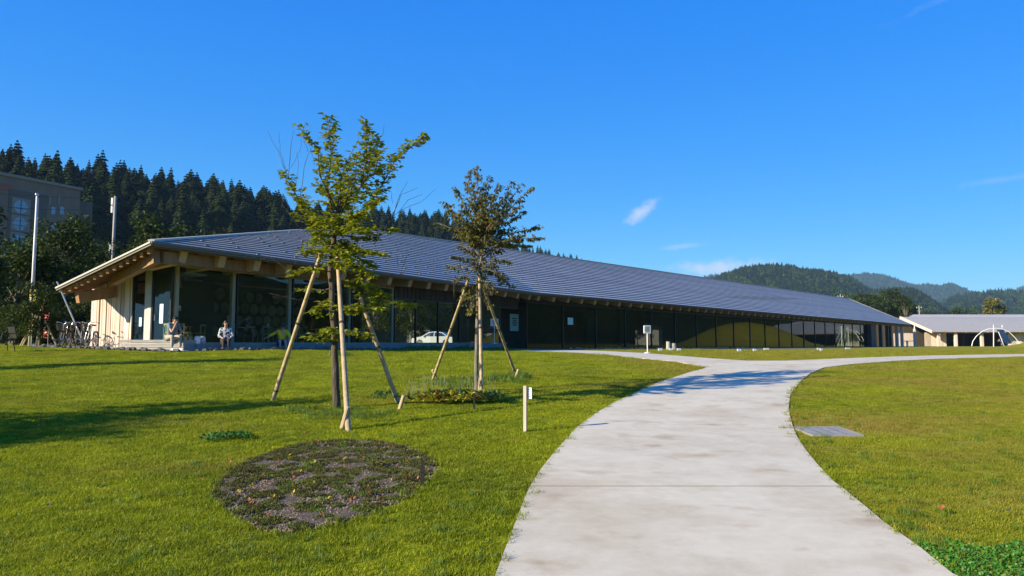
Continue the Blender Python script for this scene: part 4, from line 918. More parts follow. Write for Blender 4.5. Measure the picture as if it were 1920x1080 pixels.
# ------------------------------------------------------------------ grass
def blade_tuft(seed, n, rad, h, w, spread=.6):
    q = random.Random(seed); b = MB()
    for _ in range(n):
        a, r = q.random() * 6.28, rad * math.sqrt(q.random()); p = Vector((math.cos(a) * r, math.sin(a) * r, -.005)); hh = h * q.uniform(.45, 1.15)
        a2 = q.random() * 6.28; lean = Vector((math.cos(a2), math.sin(a2), 0)) * hh * q.uniform(.1, spread); s_ = Vector((-math.sin(a2 + q.uniform(-1, 1)), math.cos(a2), 0)).normalized() * w * .5
        m_ = p + lean * .35 + UP * hh * .6; t_ = p + lean + UP * hh
        b.add([p - s_, p + s_, m_ + s_ * .8, m_ - s_ * .8, t_], [(0, 1, 2, 3), (3, 2, 4)])
    return b
def scatter(name, pts, rots, scl, objs, label, cat, mat_name=None):
    me = bpy.data.meshes.new(name); me.from_pydata([tuple(p) for p in pts], [], [])
    at_ = me.attributes.new('rz', 'FLOAT', 'POINT'); at_.data.foreach_set('value', np.asarray(rots, np.float32))
    as_ = me.attributes.new('sz', 'FLOAT', 'POINT'); as_.data.foreach_set('value', np.asarray(scl, np.float32))
    o = link(name, me)
    cl = bpy.data.collections.new(name + '_kinds')
    for ob in objs: cl.objects.link(ob)
    ng = bpy.data.node_groups.new(name + '_nodes', 'GeometryNodeTree'); N = ng.nodes; L = ng.links
    ng.interface.new_socket('Geometry', in_out='INPUT', socket_type='NodeSocketGeometry'); ng.interface.new_socket('Geometry', in_out='OUTPUT', socket_type='NodeSocketGeometry')
    gi, go = N.new('NodeGroupInput'), N.new('NodeGroupOutput'); ci = N.new('GeometryNodeCollectionInfo'); ci.inputs['Collection'].default_value = cl; ci.inputs['Separate Children'].default_value = True; ci.inputs['Reset Children'].default_value = True
    ip = N.new('GeometryNodeInstanceOnPoints'); ip.inputs['Pick Instance'].default_value = True
    def na(nm): n = N.new('GeometryNodeInputNamedAttribute'); n.data_type = 'FLOAT'; n.inputs['Name'].default_value = nm; return n.outputs[0]
    cx_ = N.new('ShaderNodeCombineXYZ'); L.new(na('rz'), cx_.inputs[2]); L.new(cx_.outputs[0], ip.inputs['Rotation'])
    cs_ = N.new('ShaderNodeCombineXYZ'); sz = na('sz')
    for k in range(3): L.new(sz, cs_.inputs[k])
    L.new(cs_.outputs[0], ip.inputs['Scale'])
    L.new(gi.outputs[0], ip.inputs['Points']); L.new(ci.outputs[0], ip.inputs['Instance']); L.new(ip.outputs[0], go.inputs[0])
    md = o.modifiers.new('scatter', 'NODES'); md.node_group = ng
    return tag(o, label, cat, kind='stuff')
def hidden_obj(name, me): return bpy.data.objects.new(name, me)
tufts = [hidden_obj('grass_tuft', blade_tuft(i, 52, .085, h * .58, .0046, 1.15).mesh('grass_tuft', 'grass_blade')) for i, h in enumerate((.042, .05, .036, .058, .045))]
nr = np.random.default_rng(5)
PX, PY, PS = [], [], []
for y0, y1, rho, s_ in ((2.6, 5.5, 330, 1.0), (5.5, 8, 300, 1.0), (8, 12, 190, 1.1), (12, 18, 105, 1.3), (18, 27, 48, 1.6), (27, 36, 10, 2.4), (36, 62, 4, 2.8)):
    hw = .78 * y1 + .8; n = int(2 * hw * (y1 - y0) * rho); X = nr.uniform(-hw, hw, n); Y = nr.uniform(y0, y1, n)
    keep = np.abs(X) < .78 * Y + .8; X, Y = X[keep], Y[keep]
    bad = inside(PATH_POLY, X, Y) | inside(CROSS_POLY, X, Y) | inside(BED, X, Y) | ((np.abs(X - GRATE.x) < .34) & (np.abs(Y - GRATE.y) < .36))
    rel = np.stack([X - DC.x, Y - DC.y], 1); along = rel @ np.array(d1.xy); inn = rel @ np.array(n1.xy)
    bad |= (inn > -.75) & (along > -1.0)          # terrace, stones and hall
    bad |= (inn > 0) & (along > -1.3) & (inn < 8.5)
    rk = np.stack([X - K.x, Y - K.y], 1); bad |= ((rk @ np.array(n2.xy)) > -.4) & ((rk @ np.array(d2.xy)) > -2)
    X, Y = X[~bad], Y[~bad]
    # bare thin spots
    PX.append(X); PY.append(Y); PS.append(s_ * nr.uniform(.65, 1.25, len(X)))
PX, PY, PS = map(np.concatenate, (PX, PY, PS))
PS = np.where(PX > .25 * PY + 1.2, PS * .82, PS)
PZ_ = zg(PX, PY)
scatter('lawn_grass', np.stack([PX, PY, PZ_], 1).tolist(), nr.uniform(0, 6.28, len(PX)), PS, tufts, 'short mown yellow green grass of the lawn', 'grass')
# woods standing on the far hills
wood_kinds = [hidden_obj('hill_tree', m_) for m_ in CON] + [hidden_obj('hill_tree', broadleaf(80 + i, 11, 4.6, 1.5, 16, 420, 1.9, ['hill_leaf', 'hill_leaf'])[0]) for i in range(3)]
def wood_on(hname, n, s0, s1_, label, xmax=1e9):
    G_ = HILLS[hname]; pts, sz = [], []; nrow = len(G_[0]) - 1; k = 0
    wts = [(G_[i + 1][10] - G_[i][10]).length for i in range(len(G_) - 1)]; cols_ = rnd.choices(range(len(G_) - 1), wts, k=n)
    for i in cols_:
        r_ = rnd.uniform(nrow * .28, nrow * .77); j = int(r_); a, c2_ = rnd.random(), r_ - j
        p = lerp(lerp(G_[i][j], G_[i + 1][j], a), lerp(G_[i][j + 1], G_[i + 1][j + 1], a), c2_)
        if p.x / p.y > .78 or p.z < 3: continue
        pts.append(tuple(p - UP * 2)); sz.append(rnd.uniform(s0, s1_))
    scatter(hname + '_wood', pts, nr.uniform(0, 6.28, len(pts)), sz, wood_kinds, label, 'forest')
wood_on('wooded_hill', 15000, .75, 1.35, 'mixed wood covering the green hill behind the hall roof'); wood_on('near_spur', 7000, .7, 1.2, 'dark wood covering the spur below the hill'); wood_on('low_hill', 9000, .8, 1.5, 'wood covering the low hill at the right edge')
wood_on('blue_ridge', 14000, 1.4, 2.4, 'hazy wood covering the blue mountain ridge'); wood_on('edge_ridge', 3500, 1.5, 2.6, 'hazy wood covering the mountain at the far right edge')
# a ring of longer tufts leaning over edges of path and bed
tall = [hidden_obj('edge_tuft', blade_tuft(40 + i, 26, .05, h, .0055, .9).mesh('edge_tuft', 'grass_blade')) for i, h in enumerate((.055, .065, .045))]
ex, es = [], []
for poly, st in ((PATH_POLY[:75], .05), (PATH_POLY[75:], .05), (BED + [BED[0]], .035)):
    for a, c in zip(poly[:-1], poly[1:]):
        a, c = Vector(a), Vector(c); L_ = (c - a).length
        if L_ > 3: continue
        for k in range(int(L_ / st)):
            if rnd.random() < .35: continue
            p = lerp(a, c, rnd.random()) + Vector((rnd.gauss(0, .03), rnd.gauss(0, .03)))
            if p.y > 16 or p.y < 2: continue
            ex.append(g(p.x, p.y)); es.append(rnd.uniform(.5, 1.1))
scatter('edge_grass', [tuple(p) for p in ex], nr.uniform(0, 6.28, len(ex)), es, tall, 'longer grass fringing the path edge and planting bed', 'grass')
# longer meadow tufts round the tree feet, on the terrace edge
mead = [hidden_obj('meadow_tuft', blade_tuft(60 + i, 40, .11, h, .007, .7).mesh('meadow_tuft', 'meadow_grass')) for i, h in enumerate((.11, .15, .09))]
mx, ms_ = [], []
for (cx_, cy_, rx, ry, n, sc_) in ((650, 778, 95, 12, 150, .62), (860, 718, 60, 10, 140, .75), (955, 712, 40, 8, 70, 1.1), (720, 745, 25, 5, 30, .8), (560, 770, 30, 6, 30, .7), (800, 656.5, 45, 1.2, 60, 2.4), (868, 655.5, 18, 1.2, 40, 2.8), (935, 656, 20, .8, 25, 1.8), (640, 667, 18, 2, 24, 1.6), (970, 706, 14, 4, 40, 1.2)):
    for _ in range(n):
        a, r = rnd.random() * 6.28, math.sqrt(rnd.random()); p = gp(cx_ + rx * r * math.cos(a), cy_ + ry * r * math.sin(a))
        if inside(PATH_POLY, np.array([p.x]), np.array([p.y]))[0]: continue
        mx.append(p); ms_.append(sc_ * rnd.uniform(.5, 1.1))
for _ in range(420):
    px_, py_ = rnd.choice(((rnd.uniform(-20, 1200), rnd.uniform(670, 1085)), (rnd.uniform(1480, 1930), rnd.uniform(690, 1085)))); p = gp(px_, py_); xa, ya = np.array([p.x]), np.array([p.y])
    if inside(PATH_POLY, xa, ya)[0] or inside(BED, xa, ya)[0] or inside(CROSS_POLY, xa, ya)[0]: continue
    for k in range(rnd.choice((1, 1, 2, 3))): mx.append(g(p.x + rnd.gauss(0, .06), p.y + rnd.gauss(0, .06))); ms_.append(rnd.uniform(.22, .5))
scatter('meadow_grass', [tuple(p) for p in mx], nr.uniform(0, 6.28, len(mx)), ms_, mead, 'longer darker grass round the feet of the young trees', 'grass')

# ------------------------------------------------------------------ planting bed in front
b = MB(); rings = 8; ctr = g(bc.x, bc.y, .012)
for i in range(rings):
    for k in range(len(BED)):
        p0, p1 = Vector(BED[k]), Vector(BED[(k + 1) % len(BED)]); w0, w1 = i / rings * 1.04, (i + 1) / rings * 1.04
        def bp_(p, w): v = lerp(bc, p, w); return g(v.x, v.y, .010 - .02 * (w > .98) + .012 * mnoise.noise(Vector((v.x * 3, v.y * 3, 0))))
        b.quad(bp_(p0, w0), bp_(p1, w0), bp_(p1, w1), bp_(p0, w1))
tag(struct(b.build('planting_bed', 'bed_soil', smooth=True)), 'oval gravelly planting bed cut into the lawn', 'bed')
def in_bed(shr=.94):
    while True:
        k = rnd.randrange(len(BED)); w = math.sqrt(rnd.random()) * shr; t_ = rnd.random(); v = lerp(Vector(BED[k]), Vector(BED[(k + 1) % len(BED)]), t_)
        return lerp(bc, v, w)
b = MB()
for _ in range(5200):
    v = in_bed(1.0); r = rnd.uniform(.004, .011); b.blob(g(v.x, v.y, r * .3 + .008), (r * 1.2, r, r * .7), 4, 3, .2)
tag(b.build('bed_gravel', 'bed_gravel'), 'fine grey gravel covering the oval planting bed', 'gravel', kind='stuff')
def cushion(seed, m_):
    q = random.Random(seed); b = MB()
    for _ in range(90):
        a, r = q.random() * 6.28, .09 * math.sqrt(q.random()); p = Vector((math.cos(a) * r, math.sin(a) * r * .8, 0)); d = Vector((q.uniform(-.7, .7), q.uniform(-.7, .7), 1))
        b.leaf(p + UP * q.uniform(0, .022) * (1 - r / .1), d, Vector((q.uniform(-1, 1), q.uniform(-1, 1), .3)), q.uniform(.018, .036), .010)
    return b.mesh('cushion', m_)
cush = [hidden_obj('cushion', cushion(70 + i, m_)) for i, m_ in enumerate(('moss', 'moss', 'moss', 'meadow_grass', 'moss', 'moss', 'moss'))]
cp, cs_ = [], []
for _ in range(4200):
    v = in_bed(.97); nn = mnoise.noise(Vector((v.x * 5.0, v.y * 5.5, 7))) + .9 * mnoise.noise(Vector((v.x * 12, v.y * 11, 2))) + .10 * (v.y - bc.y)
    if nn < rnd.uniform(.0, .15): continue
    cp.append(g(v.x, v.y, .006)); cs_.append(rnd.uniform(.35, .75))
scatter('moss_cushions', [tuple(p) for p in cp], nr.uniform(0, 6.28, len(cp)), cs_, cush, 'olive moss and creeping thyme patches in the planting bed', 'moss')
b = MB()
for _ in range(48):
    v = in_bed(.95); mi = rnd.choice((0, 0, 1)); 
    for k in range(3): b.leaf(g(v.x + rnd.uniform(-.02, .02), v.y + rnd.uniform(-.02, .02), rnd.uniform(.015, .05)), Vector((rnd.uniform(-1, 1), rnd.uniform(-1, 1), .5)), UP, .035, .018, mi)
tag(b.build('fallen_leaves', ['orange_leaf', 'leaf_yellow']), 'small fallen orange and yellow leaves in the bed', 'leaves', kind='stuff')
def herb(name, label, centre_px, rx, ry, n, h, L_, W_, m_, cat='plant', flower=None, nf=0):
    seed_ = centre_px[0] * .37
    c = gp(*centre_px); root = thing(name, label, cat, c); b = MB(); fl = MB()
    aa = nr.uniform(0, 6.283, n); rr_ = np.sqrt(nr.random(n)) * nr.uniform(.75, 1.05, n); xx, yy = np.cos(aa) * rr_ * rx, np.sin(aa) * rr_ * ry; ok = ~inside(PATH_POLY, c.x + xx, c.y + yy); ok &= np.array([mnoise.noise(Vector((x * 4 + seed_, y * 4, 1))) + .5 * mnoise.noise(Vector((x * 11, y * 11 + seed_, 4))) > (r_ - .72) * 1.4 for x, y, r_ in zip(xx, yy, rr_)]); zz_ = zg(c.x + xx, c.y + yy) - c.z
    for x, y, z, r in zip(xx[ok], yy[ok], zz_[ok], rr_[ok]):
        hh = h * (1 - .6 * r * r) * rnd.uniform(.35, 1)
        b.leaf(Vector((x, y, z + hh)), Vector((rnd.uniform(-1, 1), rnd.uniform(-1, 1), rnd.uniform(0, .7))), Vector((rnd.uniform(-.5, .5), rnd.uniform(-.5, .5), 1)), L_ * rnd.uniform(.7, 1.2), W_ * rnd.uniform(.8, 1.2), rnd.randrange(len(m_)) if isinstance(m_, list) else 0)
    b.build('foliage', m_, root)
    for _ in range(nf):
        a, r = rnd.random() * 6.28, math.sqrt(rnd.random()); x, y = math.cos(a) * r * rx, math.sin(a) * r * ry; z = zgf(c.x + x, c.y + y) - c.z; f = MB()
        if inside(PATH_POLY, np.array([c.x + x]), np.array([c.y + y]))[0]: continue; f.blob((x, y, z + h * rnd.uniform(.9, 1.2)), rnd.uniform(.006, .010), 6, 4, .25); f.build('flower', flower, root)
        f = MB()
    return root
herb('clover_patch', 'dark green clover clump on the lawn left of the bed', (430, 823), .40, .30, 900, .07, .034, .026, ['dark_herb', 'clover_leaf'])
c_ = gp(1850, 1062); herb('clover_patch', 'bright green clover with white flower heads at the lower right path edge', (1880, 1072), .95, .62, 12500, .026, .020, .017, ['clover_leaf', 'clover_leaf', 'meadow_grass'], flower='white_flower', nf=12)
herb('bed_plant', 'small leafy plant beside the black marker in the bed', (768, 905), .07, .05, 40, .08, .035, .022, ['dark_herb', 'orange_leaf'])
herb('bed_plant', 'yellowish seedling in the back right of the bed', (712, 878), .10, .08, 60, .07, .03, .02, ['autumn_leaf', 'moss'])
herb('groundcover_plant', 'yellow and orange leaved ground cover at the farther young tree', (842, 757), .78, .34, 620, .20, .11, .062, ['autumn_leaf', 'autumn_leaf', 'leaf_yellow', 'autumn_leaf', 'autumn_leaf', 'meadow_grass', 'autumn_leaf', 'orange_leaf'])
herb('groundcover_plant', 'green leaved ground cover right of the farther tree trunk', (922, 752), .36, .25, 240, .15, .08, .05, ['autumn_leaf', 'dark_herb', 'meadow_grass'])
herb('weed_clump', 'dark weed clump behind the right pole of the nearer tree', (722, 744), .30, .30, 260, .10, .06, .035, ['dark_herb', 'meadow_grass'])
c = gp(830, 742); root = thing('lavender_plant', 'grey flower stalks standing behind the yellow ground cover', 'plant', c); b = MB()
for _ in range(70):
    x, y = rnd.uniform(-.75, .95), rnd.uniform(-.3, .3); h_ = rnd.uniform(.15, .38); z = zgf(c.x + x, c.y + y) - c.z; l_ = rnd.uniform(-.05, .05); b.tube([(x, y, z), (x + l_, y, z + h_ * .75), (x + l_ * 1.3, y, z + h_)], [.002, .002, .004], 4)
b.build('stalk', 'dry_stalk', root)
# fallen leaves and a black marker stake
def marker(px, py, h, label):
    p = gp(px, py); r = thing('marker_stake', label, 'stake', p); MB().box((0, 0, h / 2), (.028, .028, h + .06)).build('post', 'black_iron', r); MB().box((.0, -.017, h * .82), (.034, .006, h * .28)).build('tag', 'black_iron', r)
marker(792, 914, .19, 'short black marker stake at the right side of the planting bed'); marker(889, 768, .22, 'short black marker stake in the ground cover by the farther tree')

# ------------------------------------------------------------------ small things on the lawn
p = gp(985, 810); Yp = p.y
r = thing('plant_label', 'thin pale wooden stake with a small name plate beside the path', 'sign', p, R(-28))
MB().box((0, 0, .26), (.040, .032, .60)).build('post', 'dry_post', r); MB().box((.035, .022, .47), (.085, .008, .135)).build('plate', 'white_paint', r)
b = MB()
for k, w in enumerate((.05, .06, .045, .055)): b.box((.035, .0165, .515 - .028 * k), (w, .001, .009))
b.build('lettering', 'print_ink', r)
c = gp(997, 742); r = thing('yellow_flower', 'single yellow flower by the name plate stake', 'flower', c); MB().tube([(0, 0, 0), (.01, 0, .07)], .003, 5).build('stem', 'dark_herb', r); MB().blob((.01, 0, .08), (.022, .022, .014), 7, 4, .2).build('blossom', 'yellow_flower', r)
# drain cover in the right lawn
r = thing('drain_cover', 'square steel drain cover set in the lawn beside the path', 'drain', GRATE - UP * .018, R(2)); r.rotation_euler = (math.atan(.046), 0, R(2))
b = MB()
for sx in (-1, 1): b.box((sx * .295, 0, .012), (.03, .62, .05)); b.box((0, sx * .295, .012), (.56, .03, .05))
b.build('frame', 'grate_steel', r); MB().box((0, 0, -.02), (.56, .56, .02)).build('tray', 'base_course', r)
for k in range(4):
    MB().box((-.21 + k * .14, 0, .022), (.132, .55, .02)).build('panel', 'grate_steel', r)
b = MB()
for k in range(5): b.box((-.28 + k * .14, 0, .030), (.006, .55, .006))
b.build('rib', 'black_iron', r)
def sign_box(px, py, h, w, hh, label, cut=None, zb=None, Y=None):
    p = gp(px, py) if Y is None else at(px, py, Y)
    if zb is not None: p.z = zb
    r = thing('sign_post', label, 'sign', p, R(15)); MB().tube([(0, 0, 0), (0, 0, h)], .022, 8).build('post', 'white_paint', r); MB().lathe([(.17, 0), (.17, .03), (.05, .06)], 12).build('base', 'white_paint', r)
    MB().box((0, 0, h + hh * .3), (w, .05, hh)).build('panel', 'white_paint', r)
    b = MB(); b.box((0, -.027, h + hh * .3), (w * .82, .003, hh * .84)); b.build('notice', 'galvanised', r)
    b = MB()
    for k in range(5): b.box((-.01 * (k % 2), -.030, h + hh * .3 + hh * (.28 - .13 * k)), (w * (.62, .5, .66, .55, .4)[k], .002, hh * .05))
    b.build('lettering', 'print_ink', r)
sign_box(1214, 662.5, 1.0, .34, .36, 'white notice board on a thin post beside the cross path')
sign_box(927, 647, 1.25, .52, .46, 'white notice board on a thin post on the terrace end', Y=46.6, zb=.44)
for k, (px, py) in enumerate(((1238, 659.5), (1258, 659), (1273, 659), (1386, 660.5), (1415, 660), (1437, 657.5), (1535, 657), (1540, 659), (1590, 656))):
    p = gp(px, py); w = (.25, .22, .25, .25, .22, .45, .3, .2, .5)[k]
    r = thing('plant_marker', ('leftmost', 'second from left', 'third from left', 'fourth from left', 'fifth from left', 'sixth from left, wider', 'third from right', 'second from right', 'rightmost and widest')[k] + ' of the small white label boards before the gallery', 'sign', p, R(20), 'low white plant labels in front of the gallery')
    MB().box((0, 0, .13), (w, .04, .12)).build('board', 'white_paint', r); b = MB(); b.box((-w * .3, 0, .03), (.03, .03, .1)); b.box((w * .3, 0, .03), (.03, .03, .1)); b.build('foot', 'grey_paint', r)
p = gp(1253, 656); r = thing('bollard', 'pale cut log standing in front of the gallery glass', 'bollard', p); MB().lathe([(.16, -.05), (.15, .4), (.145, .62)], 12).build('body', 'pale_stone', r); MB().lathe([(.25, -.05), (.22, .5)], 12, c=(.4, .2, 0)).build('side_block', 'pale_stone', r)
b = MB()
for _ in range(34):
    q_ = gp(rnd.choice((rnd.uniform(20, 900), rnd.uniform(1520, 1900))), rnd.uniform(700, 1060))
    if inside(PATH_POLY, np.array([q_.x]), np.array([q_.y]))[0]: continue
    b.leaf(q_ + UP * .05, Vector((rnd.uniform(-1, 1), rnd.uniform(-1, 1), .2)), UP, .05, .03, rnd.randrange(2))
tag(b.build('lawn_litter', ['orange_leaf', 'bark']), 'dry brown leaves scattered on the lawn', 'leaves', kind='stuff')

# ------------------------------------------------------------------ left: flagpole, mast, apartment block, furniture, bicycles
p = at(55, 646, 32.0); p.z = zgf(p.x, p.y); top = at(70, 367, 32.0).z
r = thing('flagpole', 'tall white flagpole standing on the grass at the left', 'flagpole', p); MB().tube([(0, 0, -.1), (0, 0, (top - p.z) * .55), (0, 0, top - p.z)], [.052, .045, .035], 10).build('shaft', 'white_paint', r, True); MB().blob((0, 0, top - p.z + .05), .08, 10, 6).build('finial', 'chrome', r, True)
MB().tube([(.11, -.02, .9), (.1, -.02, top - p.z - .1)], .008, 4).build('halyard', 'grey_paint', r); MB().box((.09, 0, 1.1), (.06, .04, .12)).build('cleat', 'galvanised', r)
p = at(205, 640, 62); p.z = 0; top = at(211, 368, 62).z
r = thing('antenna_mast', 'tall grey steel mast with white antennas behind the roof corner', 'mast', p); MB().tube([(0, 0, 0), (0, 0, top * .7), (0, 0, top)], [.15, .13, .11], 12).build('shaft', 'mast_grey', r, True)
for dz, sx in ((.5, -1), (1.1, -1), (4.6, -1), (7.0, -1)): MB().box((sx * .26, 0, top - dz), (.14, .12, .7)).build('antenna', 'white_paint', r)
b = MB(); b.box((.3, 0, top - 11.4), (.5, .06, .06)); b.blob((.6, 0, top - 11.3), .14, 8, 5); b.build('camera_arm', 'white_paint', r)
# apartment block
P0, P1 = at(-130, 640, 112), at(138, 640, 132); P0.z = P1.z = 0; ux = (P1 - P0).normalized(); un = Vector((ux.y, -ux.x, 0)); Lb = (P1 - P0).length; topz = at(138, 357, 132).z; e0 = thing('apartment_block', 'beige apartment block with round windows among the trees', 'building', P0)
def bx(b, x0, x1, z0, z1, out, dep_):
    a = [ux * x0 + UP * z0 + un * out, ux * x1 + UP * z0 + un * out, ux * x1 + UP * z1 + un * out, ux * x0 + UP * z1 + un * out]; b.prism(a, -un * dep_)
b = MB(); bx(b, 0, Lb, 0, topz, 0, 14); b.build('wall', 'beige_wall', e0)
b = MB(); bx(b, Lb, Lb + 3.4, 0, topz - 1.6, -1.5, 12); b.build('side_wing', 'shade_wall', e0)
b = MB(); bx(b, -.3, Lb + .3, topz, topz + .5, .3, 14.6); b.build('parapet', 'pale_panel', e0)
def colx(px): # position along facade for a photo column
    u, a, _ = ray(px, 390); k = u / a; return (k * P0.y - P0.x) / (ux.x - k * ux.y)
def rowz(px, py):
    s_ = colx(px); q_ = P0 + ux * s_; u, a, bb = ray(px, py); return ZC + bb / a * q_.y
b = MB(); bx(b, colx(-10), colx(22), rowz(10, 357), rowz(10, 346), .06, .3); b.build('tile_band', 'brown_tile', e0)
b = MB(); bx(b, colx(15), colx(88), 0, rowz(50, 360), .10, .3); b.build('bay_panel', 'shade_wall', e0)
for py in (388, 420, 452):
    cx_ = colx(38); cz = rowz(38, py); b = MB(); bx(b, cx_ - 1.45, cx_ + 1.6, cz - 1.25, cz + 1.5, .16, .2); w_ = b.build('window', 'pale_panel', e0)
    b = MB(); b.prism([ux * (cx_ + 1.15 * math.cos(a)) + UP * (cz + 1.15 * math.sin(a)) + un * .20 for a in [2 * math.pi * k / 24 for k in range(24)]], -un * .08); b.build('pane', 'window_blue', w_)
    b = MB(); bx(b, cx_ - .04, cx_ + .04, cz - 1.12, cz + 1.12, .24, .05); bx(b, cx_ - 1.1, cx_ + 1.1, cz - .35, cz - .27, .24, .05); b.build('glazing_bar', 'frame_metal', w_)
for px in (83, 100, 116):
    for py in (395, 425):
        cx_, cz = colx(px), rowz(px, py); b = MB(); bx(b, cx_ - .42, cx_ + .42, cz - .75, cz + .75, .05, .1); w_ = b.build('window', 'pale_panel', e0); b = MB(); bx(b, cx_ - .34, cx_ + .34, cz - .66, cz + .66, .08, .05); b.build('pane', 'window_blue', w_)
for px in (90, 107):
    b = MB(); bx(b, colx(px), colx(px) + .35, rowz(px, 384), rowz(px, 366), .15, .3); b.build('fin', 'pale_panel', e0)
for k, py in enumerate((363, 387, 411)):
    a, c2_ = at(-40, py - 3, 70), at(230, py + 6, 78); b = MB(); pts = [lerp(a, c2_, t_ / 10) - UP * .25 * math.sin(math.pi * t_ / 10) for t_ in range(11)]; b.tube(pts, .018, 4)
    tag(b.build('overhead_cable', 'black_iron'), ('topmost', 'middle', 'lowest')[k] + ' of three dark cables crossing the apartment block', 'cable')
# street edge, hedge, banner, sign, chair
for k, (px, Y, s_) in enumerate(((12, 38, .42), (60, 39, .40), (108, 40, .45), (150, 41, .5))):
    tree(px, 640, Y, 3, s_, ('dark shrub behind the red banner', 'dark shrub behind the flagpole foot', 'dark shrub behind the staked sapling', 'dark shrub behind the bicycles')[(2, 1, 0, 3)[k]] if True else '', name='shrub')
b = MB(); rd = [at(-200, 632, 50), at(140, 637, 60)]; 
for i in range(10):
    a, c2_ = lerp(rd[0], rd[1], i / 10), lerp(rd[0], rd[1], (i + 1) / 10); b.quad(*[g(v.x, v.y + o_, .03) for v, o_ in ((a, 0), (c2_, 0), (c2_, 7), (a, 7))])
tag(struct(b.build('road', 'asphalt')), 'asphalt road beyond the trees at the left', 'road')
p = at(90, 635, 33.5); p.z = zgf(p.x, p.y); r = thing('banner_flag', 'red upright banner on a thin pole by the trees', 'banner', p); h_ = at(90, 590, 33.5).z - p.z
MB().tube([(0, 0, 0), (0, 0, h_ + .1)], .012, 6).build('pole', 'grey_paint', r); b = MB(); 
for k in range(8):
    z0, z1 = h_ * (1 - k / 8 * .75), h_ * (1 - (k + 1) / 8 * .75); o0, o1 = .02 * math.sin(k), .02 * math.sin(k + 1); b.prism([(-.22, o0, z0), (-.01, o0, z0), (-.01, o1, z1), (-.22, o1, z1)], (0, .004, 0))
b.build('cloth', 'red_cloth', r); b = MB()
for k in range(4): b.box((-.115, -.026, h_ * (.88 - .15 * k)), (.09, .004, .09))
b.build('lettering', 'white_paint', r)
p = at(63, 556, 37.0); z0 = zgf(p.x, p.y); r = thing('yellow_sign', 'pale yellow sign between the left trees', 'sign', Vector((p.x, p.y, z0))); MB().tube([(0, 0, 0), (0, 0, p.z - z0 + .3)], .03, 6).build('post', 'galvanised', r); MB().box((0, -.04, p.z - z0), (.34, .03, .75)).build('plate', 'yellow_flower', r)
# young sapling with slanting props at the left
base = at(75, 645, 31.5); base.z = zgf(base.x, base.y)
tree(74, 645, 31.6, 1, .42, 'small propped sapling right of the flagpole', name='sapling')
for k, (bx_, tx, ty, lb) in enumerate(((38, 68, 590, 'slanting prop of the sapling left of the flagpole foot'), (68, 76, 592, 'middle slanting prop of the sapling'), (107, 84, 600, 'right slanting prop of the sapling'), (42, 88, 560, 'long slanting prop leaning past the flagpole'), (160, 107, 528, 'long pale prop slanting past the timber wall'))):
    Yq = 31.2 if k < 4 else 30.2; b0 = at(bx_, 646, Yq); b0.z = zgf(b0.x, b0.y); r = thing('support_pole', lb, 'pole', b0); tp = at(tx, ty, Yq) - b0; MB().tube([(0, 0, 0), tp], [.035, .03], 8).build('shaft', 'stake_wood' if k < 4 else 'galvanised', r)
